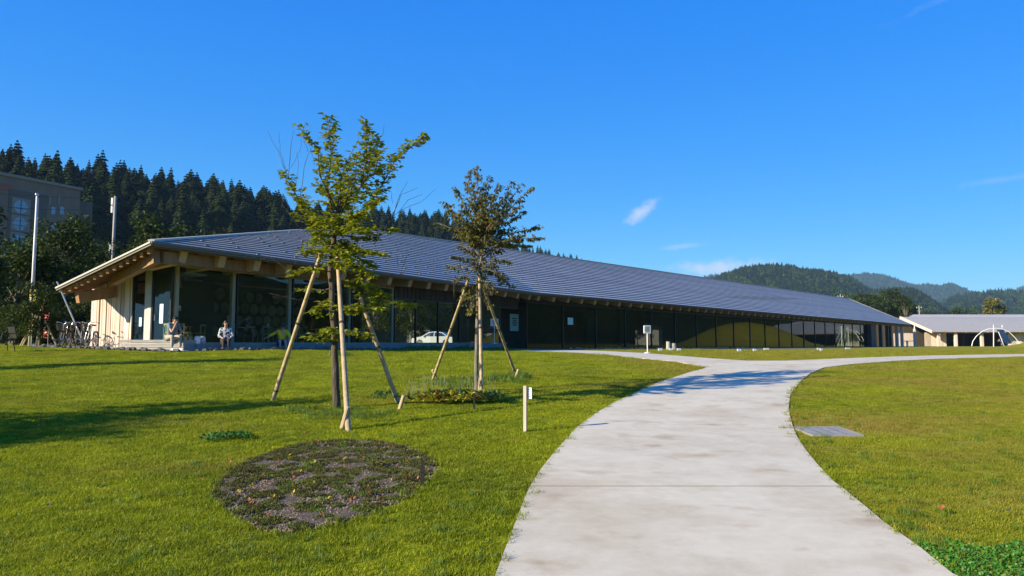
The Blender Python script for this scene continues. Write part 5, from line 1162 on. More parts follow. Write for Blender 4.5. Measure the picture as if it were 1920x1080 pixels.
# metal garden chair at the left edge
p = at(6, 655, 25.5); p.z = zgf(p.x, p.y); r = thing('garden_chair', 'black metal garden chair cut by the left edge', 'chair', p, R(150))
MB().box((0, 0, .44), (.46, .46, .03)).build('seat', 'black_iron', r)
b = MB(); M3 = Matrix.Rotation(R(-14), 3, 'X'); b.box((0, -.27, .70), (.46, .025, .42), M4=M3); b.build('backrest', 'black_iron', r)
for sx in (-1, 1):
    for sy in (-1, 1): MB().tube([(sx * .21, sy * .20, .43), (sx * .25, sy * .27, 0)], .016, 6).build('leg', 'black_iron', r)
    MB().tube([(sx * .24, -.25, .66), (sx * .25, .16, .66), (sx * .24, .2, .44)], .015, 6).build('armrest', 'black_iron', r)
def bicycle(label, loc, rz, frame_m, basket=True):
    r = thing('bicycle', label, 'bicycle', loc, rz, 'bicycles parked by the timber wall')
    for x in (-.52, .52):
        w_ = MB(); n = 22; 
        pts = [Vector((x + .31 * math.cos(2 * math.pi * k / n), 0, .33 + .31 * math.sin(2 * math.pi * k / n))) for k in range(n + 1)]; w_.tube(pts, .020, 6); wheel = w_.build('wheel', 'rubber', r)
        s_ = MB()
        for k in range(12): a = 2 * math.pi * k / 12; s_.tube([(x, .02 * (-1) ** k, .33), (x + .29 * math.cos(a), 0, .33 + .29 * math.sin(a))], .0022, 3)
        s_.build('spokes', 'chrome', wheel); MB().lathe([(.025, -.05), (.025, .05)], 8, c=(x, 0, .33), axis='Y').build('hub', 'chrome', wheel)
        m_ = MB(); arc = [Vector((x + .345 * math.cos(a), 0, .33 + .345 * math.sin(a))) for a in [R(20 + 150 * k / 10) for k in range(11)]]
        for k in range(10): m_.beam(arc[k], arc[k + 1], .05, .006, up=Vector((0, 1, 0)) if False else UP if abs((arc[k + 1] - arc[k]).normalized().z) < .95 else Vector((1, 0, 0)))
        m_.build('mudguard', 'black_iron', r)
    f = MB(); hd = Vector((.34, 0, .82)); bb = Vector((-.06, 0, .29)); st = Vector((-.20, 0, .76)); ra = Vector((-.52, 0, .33))
    for a, c2_, rr in ((bb, hd - UP * .12, .021), (bb, st, .018), (bb + UP * .18, hd, .017), (bb, ra, .012), (st, ra, .011)): f.tube([a, c2_], rr, 7)
    f.build('frame', frame_m, r); fk = MB(); fk.tube([hd + Vector((-.03, 0, .1)), hd, Vector((.40, .05, .55)), Vector((.52, .05, .33))], .014, 6); fk.tube([hd, Vector((.40, -.05, .55)), Vector((.52, -.05, .33))], .014, 6); fk.build('fork', frame_m, r)
    h = MB(); h.tube([(.14, .29, .98), (.30, .25, 1.02), (.33, .08, .98), (.31, 0, .93), (.33, -.08, .98), (.30, -.25, 1.02), (.14, -.29, .98)], .013, 6); h.build('handlebar', 'chrome', r)
    for s_ in (-1, 1): MB().tube([(.16, .285 * s_, .985), (.06, .31 * s_, .97)], .019, 7).build('grip', 'rubber', r)
    MB().tube([st, (-.23, 0, .88)], .013, 6).build('seat_post', 'chrome', r); sd_ = MB(); sd_.blob((-.27, 0, .90), (.14, .09, .035), 10, 6); sd_.blob((-.13, 0, .905), (.10, .035, .025), 8, 5); sd_.build('saddle', 'rubber', r, True)
    pd = MB(); pd.lathe([(.09, -.008), (.09, .008)], 16, c=(-.06, .05, .29), axis='Y'); pd.tube([(-.06, -.07, .29), (.05, -.08, .17)], .010, 5); pd.tube([(-.06, .07, .29), (-.17, .08, .41)], .010, 5); pd.box((.05, -.12, .17), (.09, .08, .02)); pd.box((-.17, .12, .41), (.09, .08, .02)); pd.build('crank', 'chrome', r)
    MB().tube([(-.45, .04, .32), (-.55, .16, .0)], .010, 5).build('kickstand', 'chrome', r)
    if basket:
        k_ = MB(); cs4 = lambda z, s_: [Vector((.56 + sx * .15 * s_, sy * .18 * s_, z)) for sx, sy in ((-1, -1), (1, -1), (1, 1), (-1, 1))]
        for z, s_ in ((.68, .78), (.76, .85), (.84, .92), (.92, 1.0)):
            c4 = cs4(z, s_)
            for i_ in range(4): k_.tube([c4[i_], c4[(i_ + 1) % 4]], .006, 4)
        lo4, hi4 = cs4(.68, .78), cs4(.92, 1.0)
        for i_ in range(4):
            for t_ in range(6): k_.tube([lerp(lo4[i_], lo4[(i_ + 1) % 4], t_ / 6), lerp(hi4[i_], hi4[(i_ + 1) % 4], t_ / 6)], .004, 4)
        k_.prism([v for v in lo4], (0, 0, .008)); k_.build('basket', 'post_grey', r)
    return r
for (px, Y, rz, m_, bs, lb) in ((122, 29.0, R(-72), 'black_iron', True, 'black bicycle with wire basket, farthest left of those by the timber wall'), (138, 29.9, R(-80), 'black_iron', True, 'dark bicycle with basket, middle one by the timber wall'), (155, 30.4, R(-62), 'grey_paint', False, 'bicycle without a basket behind the slanting prop'), (170, 28.6, R(-78), 'galvanised', True, 'silver bicycle standing right against the timber wall end')):
    p = at(px, 650, Y); p.z = zgf(p.x, p.y) + .005; bicycle(lb, p, rz, m_, bs)

# ------------------------------------------------------------------ people
def skin_obj(name, nodes, edges, m_, parent, sub=2, root=0):
    me = bpy.data.meshes.new(name); keys = list(nodes); me.from_pydata([tuple(nodes[k][0]) for k in keys], [(keys.index(a), keys.index(c2_)) for a, c2_ in edges], [])
    o = link(name, me, parent); md = o.modifiers.new('skin', 'SKIN'); md.use_smooth_shade = True
    for i, k in enumerate(keys):
        r_ = nodes[k][1]; me.skin_vertices[0].data[i].radius = (r_, r_) if isinstance(r_, (int, float)) else r_; me.skin_vertices[0].data[i].use_root = (i == root)
    ss = o.modifiers.new('sub', 'SUBSURF'); ss.levels = sub; ss.render_levels = sub
    me.materials.append(M[m_]); return o
def person(label, loc, rz, J, shirt, trousers, shoes, sleeve=.6, short=False, hair='bob', skirt=None, cap=False, legs_m=None, scale=1.0):
    """J holds the pose: joints in metres, x forward, y left, z up from the feet"""
    r = thing('person', label, 'person', loc, rz); r.scale = (scale,) * 3
    V = lambda k: Vector(J[k])
    hd = V('head'); nk = V('neck'); fd = Vector(J.get('face', (1, 0, -.2))).normalized()
    nodes = {'pel': (V('pel'), .115), 'spi': (V('spi'), .105), 'che': (V('che'), .115), 'nk': (nk, .048), 'jaw': (lerp(nk, hd, .55) + fd * .018, .066), 'head': (hd, .086), 'crown': (hd + (hd - nk).normalized() * .07, .070)}
    edges = [('pel', 'spi'), ('spi', 'che'), ('che', 'nk'), ('nk', 'jaw'), ('jaw', 'head'), ('head', 'crown')]
    for s_ in 'lr':
        sh, el, ha, hip, kn, an = (V(k + s_) for k in ('sh', 'el', 'ha', 'hip', 'kn', 'an'))
        nodes.update({'sh' + s_: (sh, .055), 'el' + s_: (el, .038), 'wr' + s_: (lerp(el, ha, .86), .026), 'hip' + s_: (hip, .082), 'kn' + s_: (kn, .055), 'an' + s_: (an, .036)})
        edges += [('che', 'sh' + s_), ('sh' + s_, 'el' + s_), ('el' + s_, 'wr' + s_), ('pel', 'hip' + s_), ('hip' + s_, 'kn' + s_), ('kn' + s_, 'an' + s_)]
        hdv = (ha - el).normalized(); side = hdv.cross(UP).normalized() if abs(hdv.z) < .95 else Vector((0, 1, 0)); pn = side.cross(hdv)
        nodes['pa' + s_] = (ha, .030); edges.append(('wr' + s_, 'pa' + s_))
        for fi, (o_, L_) in enumerate(((-.030, .060), (-.010, .075), (.010, .080), (.030, .070))):
            a = ha + hdv * .035 + side * o_; m_ = a + hdv * L_ * .5; e = m_ + hdv * L_ * .4 - pn * L_ * .3
            nodes.update({f'f{fi}a' + s_: (a, .010), f'f{fi}b' + s_: (m_, .009), f'f{fi}c' + s_: (e, .007)}); edges += [('pa' + s_, f'f{fi}a' + s_), (f'f{fi}a' + s_, f'f{fi}b' + s_), (f'f{fi}b' + s_, f'f{fi}c' + s_)]
        ts = 1 if s_ == 'l' else -1; a = ha + side * .035 * ts - hdv * .01; e = a + side * .03 * ts + hdv * .035
        nodes.update({'tha' + s_: (a, .011), 'thb' + s_: (e, .009)}); edges += [('pa' + s_, 'tha' + s_), ('tha' + s_, 'thb' + s_)]
    skin_obj('body', nodes, edges, 'skin', r)
    # face
    sd_ = fd.cross(UP).normalized(); up_ = sd_.cross(fd); fc = hd + fd * .088
    f = MB(); f.leaf(fc + up_ * .02, -up_ + fd * .45, fd, .05, .03); f.blob(fc + fd * .012 - up_ * .012, (.014, .014, .016), 6, 5); f.build('nose', 'skin', r)
    for k in (-1, 1): MB().blob(fc - fd * .010 + sd_ * .032 * k + up_ * .012, (.010, .010, .007), 6, 4).build('eye', 'hair', r); MB().blob(hd + sd_ * .09 * k - up_ * .01, (.016, .012, .026), 6, 5).build('ear', 'skin', r)
    MB().blob(fc - fd * .012 - up_ * .05, (.012, .02, .006), 6, 4).build('mouth', 'red_cloth' if hair == 'bob' else 'skin', r)
    h = MB(); hc = hd - fd * .022 + up_ * .028; n_ = 0
    ext = .55 if hair == 'bob' else .08
    for _ in range(260 if hair == 'bob' else 200):
        v = Vector((rnd.gauss(0, 1), rnd.gauss(0, 1), rnd.gauss(0, 1))).normalized()
        fr, u_ = v.dot(fd), v.dot(up_)
        if u_ < -ext - (0 if fr < .1 else -.7) or (fr > .35 and u_ < .35): continue
        p_ = hc + v * .098; dn_ = (-up_ + v * .2).normalized(); h.leaf(p_, dn_, v, .07, .05, fold=0)
    h.blob(hc - fd * .012 + up_ * .004, (.090, .090, .090), 12, 8); h.build('hair', 'hair', r)
    if cap:
        c_ = MB(); c_.lathe([(.112, 0), (.108, .05), (.075, .095), (.02, .11)], 14, c=hd + up_ * .03); c_.prism([hd + up_ * .035 + fd * .09 + sd_ * .08, hd + up_ * .02 + fd * .19 + sd_ * .05, hd + up_ * .02 + fd * .19 - sd_ * .05, hd + up_ * .035 + fd * .09 - sd_ * .08], up_ * .012); c_.build('cap', 'dark_cloth', r)
    # clothes follow the body
    n2_ = {'hem': (lerp(V('pel'), V('spi'), -.05), .150), 'spi': (V('spi'), .140), 'che': (V('che'), .145), 'col': (lerp(V('che'), nk, .75), .060)}; e2 = [('hem', 'spi'), ('spi', 'che'), ('che', 'col')]
    for s_ in 'lr':
        sh, el, ha = V('sh' + s_), V('el' + s_), V('ha' + s_); n2_['s' + s_] = (sh, .078); e2.append(('che', 's' + s_))
        if sleeve <= 1: n2_['e' + s_] = (lerp(sh, el, sleeve), .064); e2.append(('s' + s_, 'e' + s_))
        else: n2_['e' + s_] = (el, .056); n2_['w' + s_] = (lerp(el, ha, sleeve - 1), .046); e2 += [('s' + s_, 'e' + s_), ('e' + s_, 'w' + s_)]
    skin_obj('shirt', n2_, e2, shirt, r)
    n3 = {'pel': (V('pel'), .135)}; e3 = []
    for s_ in 'lr':
        hip, kn, an = V('hip' + s_), V('kn' + s_), V('an' + s_); n3['h' + s_] = (hip, .105); e3.append(('pel', 'h' + s_))
        n3['k' + s_] = (lerp(hip, kn, .8 if short else 1), .086 if short else .075); e3.append(('h' + s_, 'k' + s_))
        if not short: n3['a' + s_] = (lerp(kn, an, .92), .058); e3.append(('k' + s_, 'a' + s_))
    skin_obj('shorts' if short else 'trousers', n3, e3, trousers, r)
    for s_ in 'lr':
        an = V('an' + s_); to = V('to' + s_); skin_obj('shoe', {'h': (an - UP * .03 - (to - an) * .15, .046), 'm': (lerp(an, to, .5) - UP * .035, .044), 't': (to, .036)}, [('h', 'm'), ('m', 't')], shoes, r, 1)
    return r
def face_rz(v): return math.atan2(v.y, v.x)
front = -n1
# man, leaning on his knee at the terrace corner
base = DC + Vector((-.62, .22, 0)); base.z = .22
J = dict(pel=(-.04, 0, .50), spi=(.05, 0, .70), che=(.20, 0, .92), neck=(.315, 0, 1.03), head=(.40, -.01, 1.12), face=(.85, -.15, -.5), shl=(.20, .185, .95), ell=(.36, .25, .66), hal=(.56, .12, .60), shr=(.22, -.185, .95), elr=(.46, -.16, .66), har=(.50, -.05, .97),
         hipl=(.0, .10, .47), knl=(.44, .15, .52), anl=(.40, .19, .09), tol=(.58, .22, .04), hipr=(.0, -.10, .47), knr=(.46, -.14, .52), anr=(.52, -.17, .09), tor=(.70, -.18, .04))
person('man in blue grey T-shirt, grey trousers and white shoes resting his head on his hand', base, R(-40), J, 'shirt_blue', 'trouser_grey', 'shoe_white', sleeve=.62, hair='short')
# woman in a spotted blouse
tt = 1.9; base = DC + d1 * tt + n1 * .10; base.z = .19
J = dict(pel=(-.06, 0, .37), spi=(-.05, 0, .58), che=(-.02, 0, .80), neck=(.02, 0, .93), head=(.05, 0, 1.07), face=(1, .1, -.02), shl=(-.02, .17, .83), ell=(.04, .25, .57), hal=(.26, .10, .46), shr=(-.02, -.17, .83), elr=(.04, -.25, .57), har=(.26, -.06, .46),
         hipl=(.0, .09, .35), knl=(.36, .10, .44), anl=(.46, .10, .09), tol=(.62, .12, .035), hipr=(.0, -.09, .35), knr=(.36, -.09, .44), anr=(.48, -.09, .09), tor=(.64, -.10, .035))
person('woman with black bob in a black spotted white blouse sitting on the terrace', base, face_rz(front) - .65, J, 'spotted_blouse', 'legging', 'dark_cloth', sleeve=1.45, hair='bob')
# cyclist in yellow, arm stretched out behind
tt = 4.5; base = DC + d1 * tt - n1 * .17; base.z = .16
J = dict(pel=(-.08, 0, .38), spi=(-.03, .02, .58), che=(.04, .03, .79), neck=(.10, .04, .91), head=(.15, .05, 1.03), face=(.95, .1, -.35), shl=(.04, .21, .82), ell=(.22, .34, .58), hal=(.42, .30, .46), shr=(.02, -.16, .82), elr=(-.02, -.42, .66), har=(-.08, -.68, .52),
         hipl=(.0, .10, .36), knl=(.40, .16, .44), anl=(.48, .18, .08), tol=(.66, .22, .035), hipr=(.0, -.10, .36), knr=(.42, -.06, .44), anr=(.46, -.05, .08), tor=(.64, -.06, .035))
person('cyclist in bright yellow jersey, blue shorts and dark cap leaning on a stretched arm', base, face_rz(front) - .75, J, 'shirt_yellow', 'short_blue', 'dark_cloth', sleeve=1.25, short=True, hair='short', cap=True)
# two people at the cafe table behind the glass
for (tt, ins, fz, lb) in ((5.5, 1.0, 2.4, 'dark clad person bending over the cafe table behind the glass'), (6.6, 1.5, -2.2, 'person in dark clothes at the cafe table nearer the dark post')):
    base = g1(tt) + n1 * ins; base.z = FLOOR
    J = dict(pel=(-.06, 0, .52), spi=(.02, 0, .74), che=(.12, 0, .95), neck=(.20, 0, 1.08), head=(.27, 0, 1.20), face=(1, 0, -.4), shl=(.12, .19, .98), ell=(.30, .24, .76), hal=(.52, .12, .76), shr=(.12, -.19, .98), elr=(.30, -.24, .76), har=(.52, -.10, .76),
             hipl=(0, .1, .48), knl=(.43, .12, .49), anl=(.42, .14, .08), tol=(.6, .15, .04), hipr=(0, -.1, .48), knr=(.43, -.12, .49), anr=(.42, -.14, .08), tor=(.6, -.15, .04))
    person(lb, base, face_rz(n1) + fz, J, 'dark_cloth', 'dark_cloth', 'dark_cloth', hair='short')
# ------------------------------------------------------------------ cafe furniture
def table(label, p, rz, L_=1.3, W_=.7, h=.72):
    r = thing('cafe_table', label, 'table', p, rz, 'cafe tables behind the glass'); MB().box((0, 0, h), (L_, W_, .04)).build('tabletop', 'chair_wood', r)
    for sx in (-1, 1):
        for sy in (-1, 1): MB().box((sx * (L_ / 2 - .06), sy * (W_ / 2 - .06), h / 2 - .01), (.05, .05, h - .02)).build('leg', 'chair_wood', r)
def stool(label, p, rz, m_='chair_wood', h=.45, back=True):
    r = thing('cafe_chair', label, 'chair', p, rz, 'cafe chairs behind the glass'); MB().box((0, 0, h), (.40, .40, .04)).build('seat', m_, r)
    for sx in (-1, 1):
        for sy in (-1, 1): MB().tube([(sx * .16, sy * .16, h), (sx * .19, sy * .19, 0)], .018, 6).build('leg', m_, r)
    if back:
        b = MB(); b.box((-.2, 0, .78), (.03, .42, .07)); b.box((-.19, -.18, .62), (.03, .03, .36)); b.box((-.19, .18, .62), (.03, .03, .36)); b.build('backrest', m_, r)
def gi(t, ins): p = g1(t) + n1 * ins; p.z = FLOOR + .0; return p
ra = math.atan2(d1.y, d1.x)
for k, (t_, i_) in enumerate(((3.7, 2.2), (6.4, 1.5), (9.4, 1.9), (11.4, 1.4), (13.4, 2.2))): table(('cafe table nearest the corner window', 'cafe table where two people sit', 'cafe table behind the cyclist', 'cafe table behind the young tree', 'cafe table farthest from the corner')[k], gi(t_, i_), ra)
for k, (t_, i_, a_, m_) in enumerate(((3.0, 1.3, .3, 'yellow_seat'), (3.5, 1.2, .1, 'yellow_seat'), (4.4, 1.5, 2.0, 'chair_wood'), (3.4, 3.0, -1.5, 'chair_wood'), (7.6, 1.2, 1.5, 'chair_wood'), (8.3, 1.7, 0, 'chair_wood'), (9.2, 1.0, 1.6, 'chair_wood'), (10.2, 1.5, 3, 'chair_wood'), (10.8, 2.2, .2, 'chair_wood'), (12.0, 1.0, 1.5, 'chair_wood'), (12.8, 1.6, .2, 'chair_wood'), (14.2, 1.6, 2.9, 'chair_wood'))):
    stool('yellow cafe chair, left of the pair behind the corner window' if k == 0 else 'yellow cafe chair, right of the pair behind the corner window' if k == 1 else 'light wooden cafe chair behind the glass front', gi(t_, i_), ra + a_, m_)
r = thing('paper_lantern', 'white lamp hanging behind the corner cafe window', 'lamp', gi(3.6, 1.8) + UP * 1.35); MB().lathe([(.05, 0), (.13, .03), (.12, .22), (.05, .26)], 12).build('shade', 'white_paint', r); MB().tube([(0, 0, .26), (0, 0, 1.6)], .006, 4).build('cord', 'black_iron', r)
for k, t_ in enumerate((1.28, 1.52)):
    p = DC + d1 * t_ + n1 * .95; p.z = .455; r = thing('ash_bin', ('white bin on the terrace left of the seated woman', 'grey bin on the terrace just behind the seated woman')[k], 'bin', p); MB().lathe([(.085, 0), (.11, .02), (.10, .27), (.07, .30)], 14).build('body', 'white_paint' if k == 0 else 'grey_paint', r, True); MB().lathe([(.06, .30), (.06, .315)], 12).build('lid', 'galvanised', r)
for k, (t_, i_, z_) in enumerate(((6.15, 1.35, .74), (7.95, 1.3, .74), (9.3, 1.8, .74))):
    p = gi(t_, i_) + UP * z_; r = thing('paper_cup', 'white cup standing on a cafe table behind the glass', 'cup', p, 0, 'cups on the cafe tables'); MB().lathe([(.032, 0), (.045, .16)], 10).build('body', 'white_paint', r); MB().lathe([(.047, .16), (.044, .175)], 10).build('lid', 'white_paint', r)
b = MB(); p = xy(g2(2.0) + n2 * 2.36, 2.05); b.box(p, (1.0, .02, 1.3), rz=math.atan2(d2.y, d2.x)); tag(b.build('wall_poster', 'paper'), 'pale poster on the dark wall inside the entrance', 'poster')
b = MB()
for k in range(4): b.box(p - n2 * .014 + UP * (.3 - .16 * k) + d2 * .05, (.6 - .1 * (k % 2), .004, .08), rz=math.atan2(d2.y, d2.x))
o = b.build('poster_print', 'print_ink'); o.parent = bpy.data.objects['wall_poster']
p = g2(6.0) - n2 * .02; b = MB(); b.box(xy(p, 2.2), (.7, .012, .55), rz=math.atan2(d2.y, d2.x)); tag(b.build('window_notice', 'paper'), 'small pale notice on the glass right of the entrance', 'notice')
# ------------------------------------------------------------------ silver car behind the lobby
def car(label, loc, rz):
    r = thing('parked_car', label, 'car', loc, rz); L2 = 2.2; prof = [(-2.2, .32), (-2.22, .62), (-2.1, .86), (-1.55, .95), (-.95, 1.36), (-.2, 1.45), (.45, 1.38), (1.15, .95), (1.9, .84), (2.2, .62), (2.2, .32)]
    b = MB(); W_ = .86; n = len(prof); vs_ = []
    for s_ in (-1, 1):
        for x, z in prof: vs_.append((x, s_ * (W_ if z < 1.0 else .66), z))
    b.add(vs_, [tuple(range(n)), tuple(range(2 * n - 1, n - 1, -1))] + [(i, n + i, n + (i + 1) % n, (i + 1) % n) for i in range(n)]); b.build('body', 'car_paint', r)
    for s_ in (-1, 1):
        for pts in ([(-1.38, .98), (-.90, 1.30), (-.18, 1.38), (-.18, .96)], [(-.08, .96), (-.08, 1.38), (.42, 1.31), (1.0, .96)]):
            w_ = MB(); w_.prism([(x, s_ * (.865 if z < 1 else .70), z) for x, z in pts], (0, s_ * .01, 0)); w_.build('side_window', 'car_window', r)
        MB().box((.95, s_ * .95, .98), (.12, .16, .10)).build('mirror', 'car_paint', r); MB().box((-2.16, s_ * .68, .76), (.12, .3, .16)).build('tail_lamp', 'tail_lamp', r); MB().box((2.10, s_ * .66, .70), (.14, .32, .12)).build('headlight', 'white_paint', r)
        for x in (-1.35, 1.35):
            w_ = MB(); w_.lathe([(.18, -.1), (.31, -.09), (.33, 0), (.31, .09), (.18, .1)], 18, c=(x, s_ * .80, .33), axis='Y'); wh = w_.build('wheel', 'rubber', r); MB().lathe([(.17, -.105), (.19, 0), (.17, .105)], 14, c=(x, s_ * .80, .33), axis='Y').build('rim', 'chrome', wh)
    MB().prism([(.50, -.62, 1.385), (.50, .62, 1.385), (1.16, .80, .965), (1.16, -.80, .965)], (.02, 0, .012)).build('windscreen', 'car_window', r); MB().prism([(-1.52, -.78, .97), (-1.52, .78, .97), (-.98, .62, 1.37), (-.98, -.62, 1.37)], (-.02, 0, .012)).build('rear_window', 'car_window', r)
    MB().box((-2.23, 0, .70), (.02, .36, .14)).build('number_plate', 'white_paint', r)
    return r
p = at(815, 640, 74); car('silver car parked behind the hall, seen through the lobby glass', Vector((p.x, p.y, zgf(p.x, p.y) + .03)), R(172))

# ------------------------------------------------------------------ right: play building, slide, poles
b = MB(); Yb = 150.0
def pb(px, py, Y=Yb): return at(px, py, Y)
o0 = pb(1690, 650); o0.z = -.25; e1 = thing('play_building', 'low pale timber play building with grey roof at the far right', 'building', o0)
def ep(b, name, m_, parent=None): return b.build(name, m_, parent or e1, False, o0)
xl, xr = pb(1738, 640).x, 150.0; zr_, ze = pb(1700, 595, 156).z, pb(1745, 621, 148).z; zr2 = pb(1800, 592, 160).z
b = MB(); b.prism([Vector((xl, 147.6, ze)), Vector((xr, 146, ze - .05)), Vector((xr, 156, zr_)), Vector((pb(1690, 600, 156).x, 156, zr_ + .1))], (0, 0, -.2)); rf = ep(b, 'roof', 'play_roof')
b = MB(); b.prism([Vector((pb(1700, 600, 158).x, 158, zr_ - .2)), Vector((xr, 158, zr_ - .2)), Vector((xr, 162, zr2 + .35)), Vector((pb(1712, 600, 162).x, 162, zr2 + .35))], (0, 0, -.2)); ep(b, 'upper_roof', 'roof_metal', rf)
n_ = 22
for k in range(n_):
    x0 = lerp(xl + 1, xr - 1, k / n_); b = MB(); b.beam(Vector((x0, 147.7 - .05, ze + .03)), Vector((x0 - 3 * (k == -1), 156, zr_ + .03)), .06, .05); ep(b, 'roof_seam', 'galvanised', rf)
b = MB(); b.beam(Vector((xl - .2, 147.5, ze - .15)), Vector((pb(1688, 600, 156).x, 156, zr_ - .05)), .3, .55); ep(b, 'barge_board', 'plank_pale')
b = MB(); b.beam(Vector((xl, 148.0, ze - .3)), Vector((xr, 146.4, ze - .35)), .2, .25); ep(b, 'eave_beam', 'cedar')
for k in range(30):
    x0 = lerp(xl, xr, k / 29); b = MB(); b.beam(Vector((x0, 147.5 - .5, ze - .18)), Vector((x0, 152, ze + .9)), .14, .22); ep(b, 'rafter', 'cedar')
b = MB(); b.prism([Vector((xl - 7, 157.5, -.3)), Vector((xr, 157.5, -.3)), Vector((xr, 157.5, zr_)), Vector((xl - 7, 157.5, zr_))], (0, .2, 0)); ep(b, 'back_wall', 'interior_dark')
b = MB(); b.prism([Vector((xl - 4, 148, -.28)), Vector((xr, 146, -.28)), Vector((xr, 157, -.28)), Vector((xl - 4, 157, -.28))], (0, 0, .05)); ep(b, 'floor', 'plaza_concrete')
def planks(px0, px1, Y, m_='plank_pale', top=None, zb=-.25):
    x0, x1 = pb(px0, 640, Y).x, pb(px1, 640, Y).x; n = max(1, int((x1 - x0) / .55)); w = (x1 - x0) / n
    for k in range(n):
        b = MB(); t_ = (top or ze - .25) + rnd.uniform(-.12, .05); xa = x0 + k * w; b.prism([(xa, Y, zb), (xa + w * .94, Y, zb), (xa + w * .94, Y, t_ - .08), (xa + w * .47, Y, t_), (xa, Y, t_ - .08)], (0, .08, 0)); ep(b, 'plank', m_)
planks(1676, 1718, 153, top=2.6); planks(1734, 1758, 151.5, top=2.7); planks(1764, 1775, 150.5, top=2.8); planks(1890, 1935, 149.3)
for px in (1760, 1792, 1841): 
    b = MB(); q_ = pb(px, 640, 148.3); b.box((q_.x, 148.3, (ze - .3 - .25) / 2), (.5, .5, ze - .3 + .25)); ep(b, 'post', 'plank_pale')
for px in (1808, 1855):
    b = MB(); q_ = pb(px, 640, 152); b.box((q_.x, 152, 1.2), (.45, .45, 3)); ep(b, 'inner_post', 'plank_dark')
p = pb(1716, 648, 143); p.z = zgf(p.x, p.y); r = thing('white_pillar', 'white pillar standing left of the play building eave', 'pillar', p); MB().tube([(0, 0, 0), (0, 0, 3.4)], [.30, .26], 10).build('shaft', 'plank_pale', r); MB().tube([(0, 0, 3.4), (0, 0, 4.2)], [.12, .06], 8).build('tip', 'white_paint', r)
p = pb(1712, 648, 142); 
r = thing('outdoor_table', 'small dark table in front of the play building wall', 'table', g(pb(1701, 645, 140).x, 140)); MB().box((0, 0, 1.05), (2.0, 1.0, .12)).build('tabletop', 'black_iron', r); MB().box((0, 0, .5), (.25, .25, 1.0)).build('leg', 'white_paint', r)
# climbing arch and slide
S0 = at(1855, 650, 141); S0.z = zgf(S0.x, S0.y); r = thing('play_slide', 'climbing arch with steep dark slide on the lawn before the play building', 'slide', S0)
def sp_(px, py, dy=0): v = at(px, py, 141 + dy * 1.4) - S0; return v
for dy in (0, 1.1):
    arc = [sp_(1822 + o_, y_, dy) for o_, y_ in ((0, 649), (2, 640), (9, 630), (20, 621), (32, 616.5), (46, 615.5), (58, 617), (70, 622), (82, 634), (90, 645), (93, 651))]
    MB().tube(arc, .065, 7).build('arch_rail', 'white_paint', r)
for k in range(7):
    x_ = (1824, 1831, 1842, 1854, 1868, 1880, 1892)[k]; y_ = (640, 630, 621, 616.5, 615.5, 617, 622)[k]
    MB().tube([sp_((1824, 1831, 1842, 1854, 1868, 1880, 1892)[k], y_, 0), sp_((1824, 1831, 1842, 1854, 1868, 1880, 1892)[k], y_, 1.1)], .045, 6).build('rung', 'white_paint', r)
b = MB(); A4 = [sp_(1869, 618, -.05), sp_(1882, 618, 1.3), sp_(1897, 643, 1.3), sp_(1885, 644, -.05)]; b.prism(A4, (0, 0, -.12)); b.build('slide_bed', 'slide_blue', r)
for px, dy in ((1863, 0), (1879, 1.1)): MB().tube([sp_(px, 650, dy), sp_(px, 610, dy)], .075, 7).build('post', 'white_paint', r); MB().blob(sp_(px, 609.5, dy), .13, 8, 5).build('post_knob', 'grey_paint', r)
MB().tube([sp_(1863, 613, 0), sp_(1879, 613, 1.1)], .035, 6).build('top_bar', 'white_paint', r)
b = MB(); b.tube([sp_(1884, 652, -.05), sp_(1872, 622, -.05)], .06, 6); b.tube([sp_(1897, 652, 1.3), sp_(1884, 622, 1.3)], .06, 6); b.build('slide_rail', 'white_paint', r)
base = at(1878, 651, 139.8); base.z = zgf(base.x, base.y)
J = dict(pel=(0, 0, .82), spi=(.08, 0, 1.0), che=(.22, 0, 1.2), neck=(.30, 0, 1.32), head=(.36, 0, 1.44), face=(1, 0, -.3), shl=(.22, .19, 1.22), ell=(.42, .22, 1.05), hal=(.62, .16, 1.12), shr=(.22, -.19, 1.22), elr=(.42, -.22, 1.05), har=(.62, -.16, 1.12),
         hipl=(0, .1, .80), knl=(.12, .12, .45), anl=(-.05, .13, .08), tol=(.10, .14, .04), hipr=(0, -.1, .8), knr=(.06, -.12, .44), anr=(.04, -.13, .08), tor=(.2, -.14, .04))
person('person in dark blue bending beside the slide', base, R(160), J, 'short_blue', 'dark_cloth', 'dark_cloth', hair='short')
for px, py, Y, h_, lb in ((1723, 573, 190, 0, 'utility pole with cross arms above the play building roof'), (1575.5, 552, 170, 0, 'slim antenna pole showing above the end of the hall roof')):
    top = at(px, py, Y); r = thing('utility_pole', lb, 'pole', Vector((top.x, Y, -.3))); H_ = top.z + .3; MB().tube([(0, 0, 0), (0, 0, H_)], [.12, .08], 8).build('shaft', 'grey_paint', r)
    for dz, w in ((.6, 1.5), (1.4, 1.2)): MB().box((0, 0, H_ - dz), (w, .08, .08)).build('cross_arm', 'grey_paint', r)
    for k in (-1, 1): MB().lathe([(.05, 0), (.07, .15), (.03, .22)], 8, c=(k * .6, 0, H_ - .55)).build('insulator', 'white_paint', r)
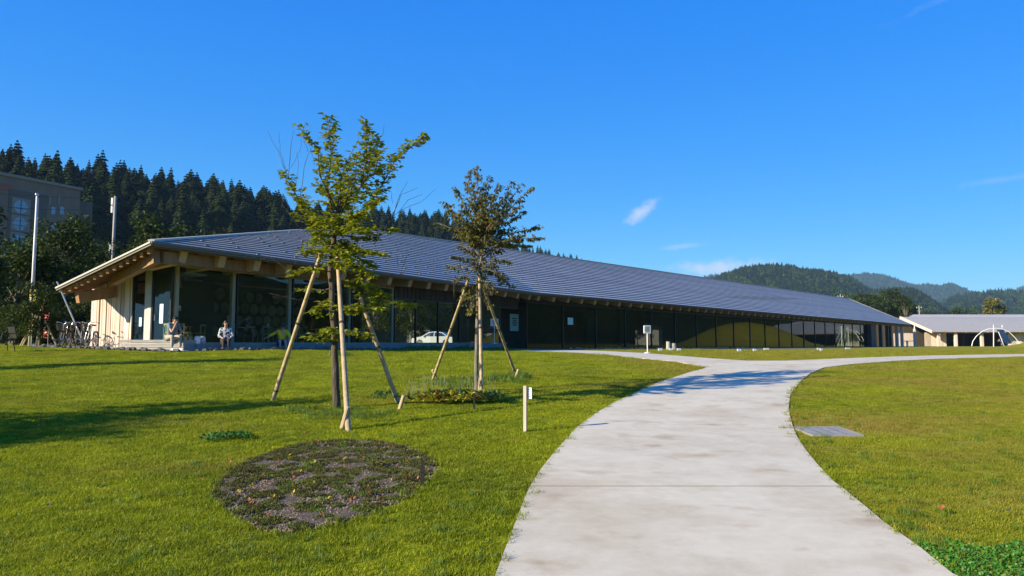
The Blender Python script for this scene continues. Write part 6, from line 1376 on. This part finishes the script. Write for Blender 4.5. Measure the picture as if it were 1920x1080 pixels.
# houses right of the frame, mirrored in the gallery glass
def house(label, X, Y, w, d, h, rz, roof_m):
    r = thing('house', label, 'house', g(X, Y), rz, 'houses across the play field'); MB().box((0, 0, h / 2), (w, d, h)).build('wall', 'house_wall', r)
    b = MB(); b.prism([(-w / 2 - .4, -d / 2 - .4, h - .1), (w / 2 + .4, -d / 2 - .4, h - .1), (w / 2 + .4, 0, h + d * .28), (-w / 2 - .4, 0, h + d * .28)], (0, 0, .15)); b.prism([(-w / 2 - .4, 0, h + d * .28), (w / 2 + .4, 0, h + d * .28), (w / 2 + .4, d / 2 + .4, h - .1), (-w / 2 - .4, d / 2 + .4, h - .1)], (0, 0, .15)); b.build('roof', roof_m, r)
    for k in (-1, 1):
        f = MB().box((k * w * .25, -d / 2 - .03, h * .6), (1.6, .08, 1.2)).build('window', 'window_blue', r); f = MB().box((-w / 2 - .03, k * d * .22, h * .6), (.08, 1.4, 1.2)).build('window', 'window_blue', r)
    MB().box((0, -d / 2 - .04, 1.0), (1.0, .08, 2.0)).build('door', 'plank_dark', r)
house('white house with teal roof across the play field', 190, 130, 9, 8, 5.2, .5, 'house_roof_teal'); house('long grey roofed house beyond the grass mound', 215, 175, 22, 10, 4.5, .6, 'house_roof'); house('grey roofed house farthest up the play field', 195, 205, 14, 9, 6, .2, 'house_roof')
for k, (X, Y, v, s_) in enumerate(((112, 84, 0, 1), (135, 100, 1, 1.2), (150, 112, 2, 1.1), (140, 88, 0, 1.2), (128, 74, 2, 1.0), (170, 165, 1, 1.3), (158, 172, 0, 1.2), (180, 205, 2, 1.4), (150, 200, 1, 1.3), (200, 160, 0, 1.3), (105, 70, 1, 1.0))):
    r = thing('leafy_tree', 'leafy tree across the play field, right of the picture', 'tree', g(X, Y), k, 'trees across the play field'); r.scale = (s_,) * 3; link('crown', BL_[v][0], r); link('trunk', BL_[v][1], r)

# ------------------------------------------------------------------ air
b = MB(); b.box((600, 1900, 215), (13500, 11400, 450)); hz = b.build('haze', 'gap_dark')
hz.data.materials.clear(); m_ = bpy.data.materials.new('haze_air'); m_.use_nodes = True; N = m_.node_tree.nodes; N.remove(N['Principled BSDF']); v_ = N.new('ShaderNodeVolumePrincipled'); v_.inputs['Density'].default_value = 9.5e-5; v_.inputs['Color'].default_value = (.38, .66, 1, 1); v_.inputs['Anisotropy'].default_value = 0
m_.node_tree.links.new(v_.outputs[0], N['Material Output'].inputs['Volume']); hz.data.materials.append(m_); tag(hz, 'thin blue haze filling the valley air', 'haze', kind='stuff')
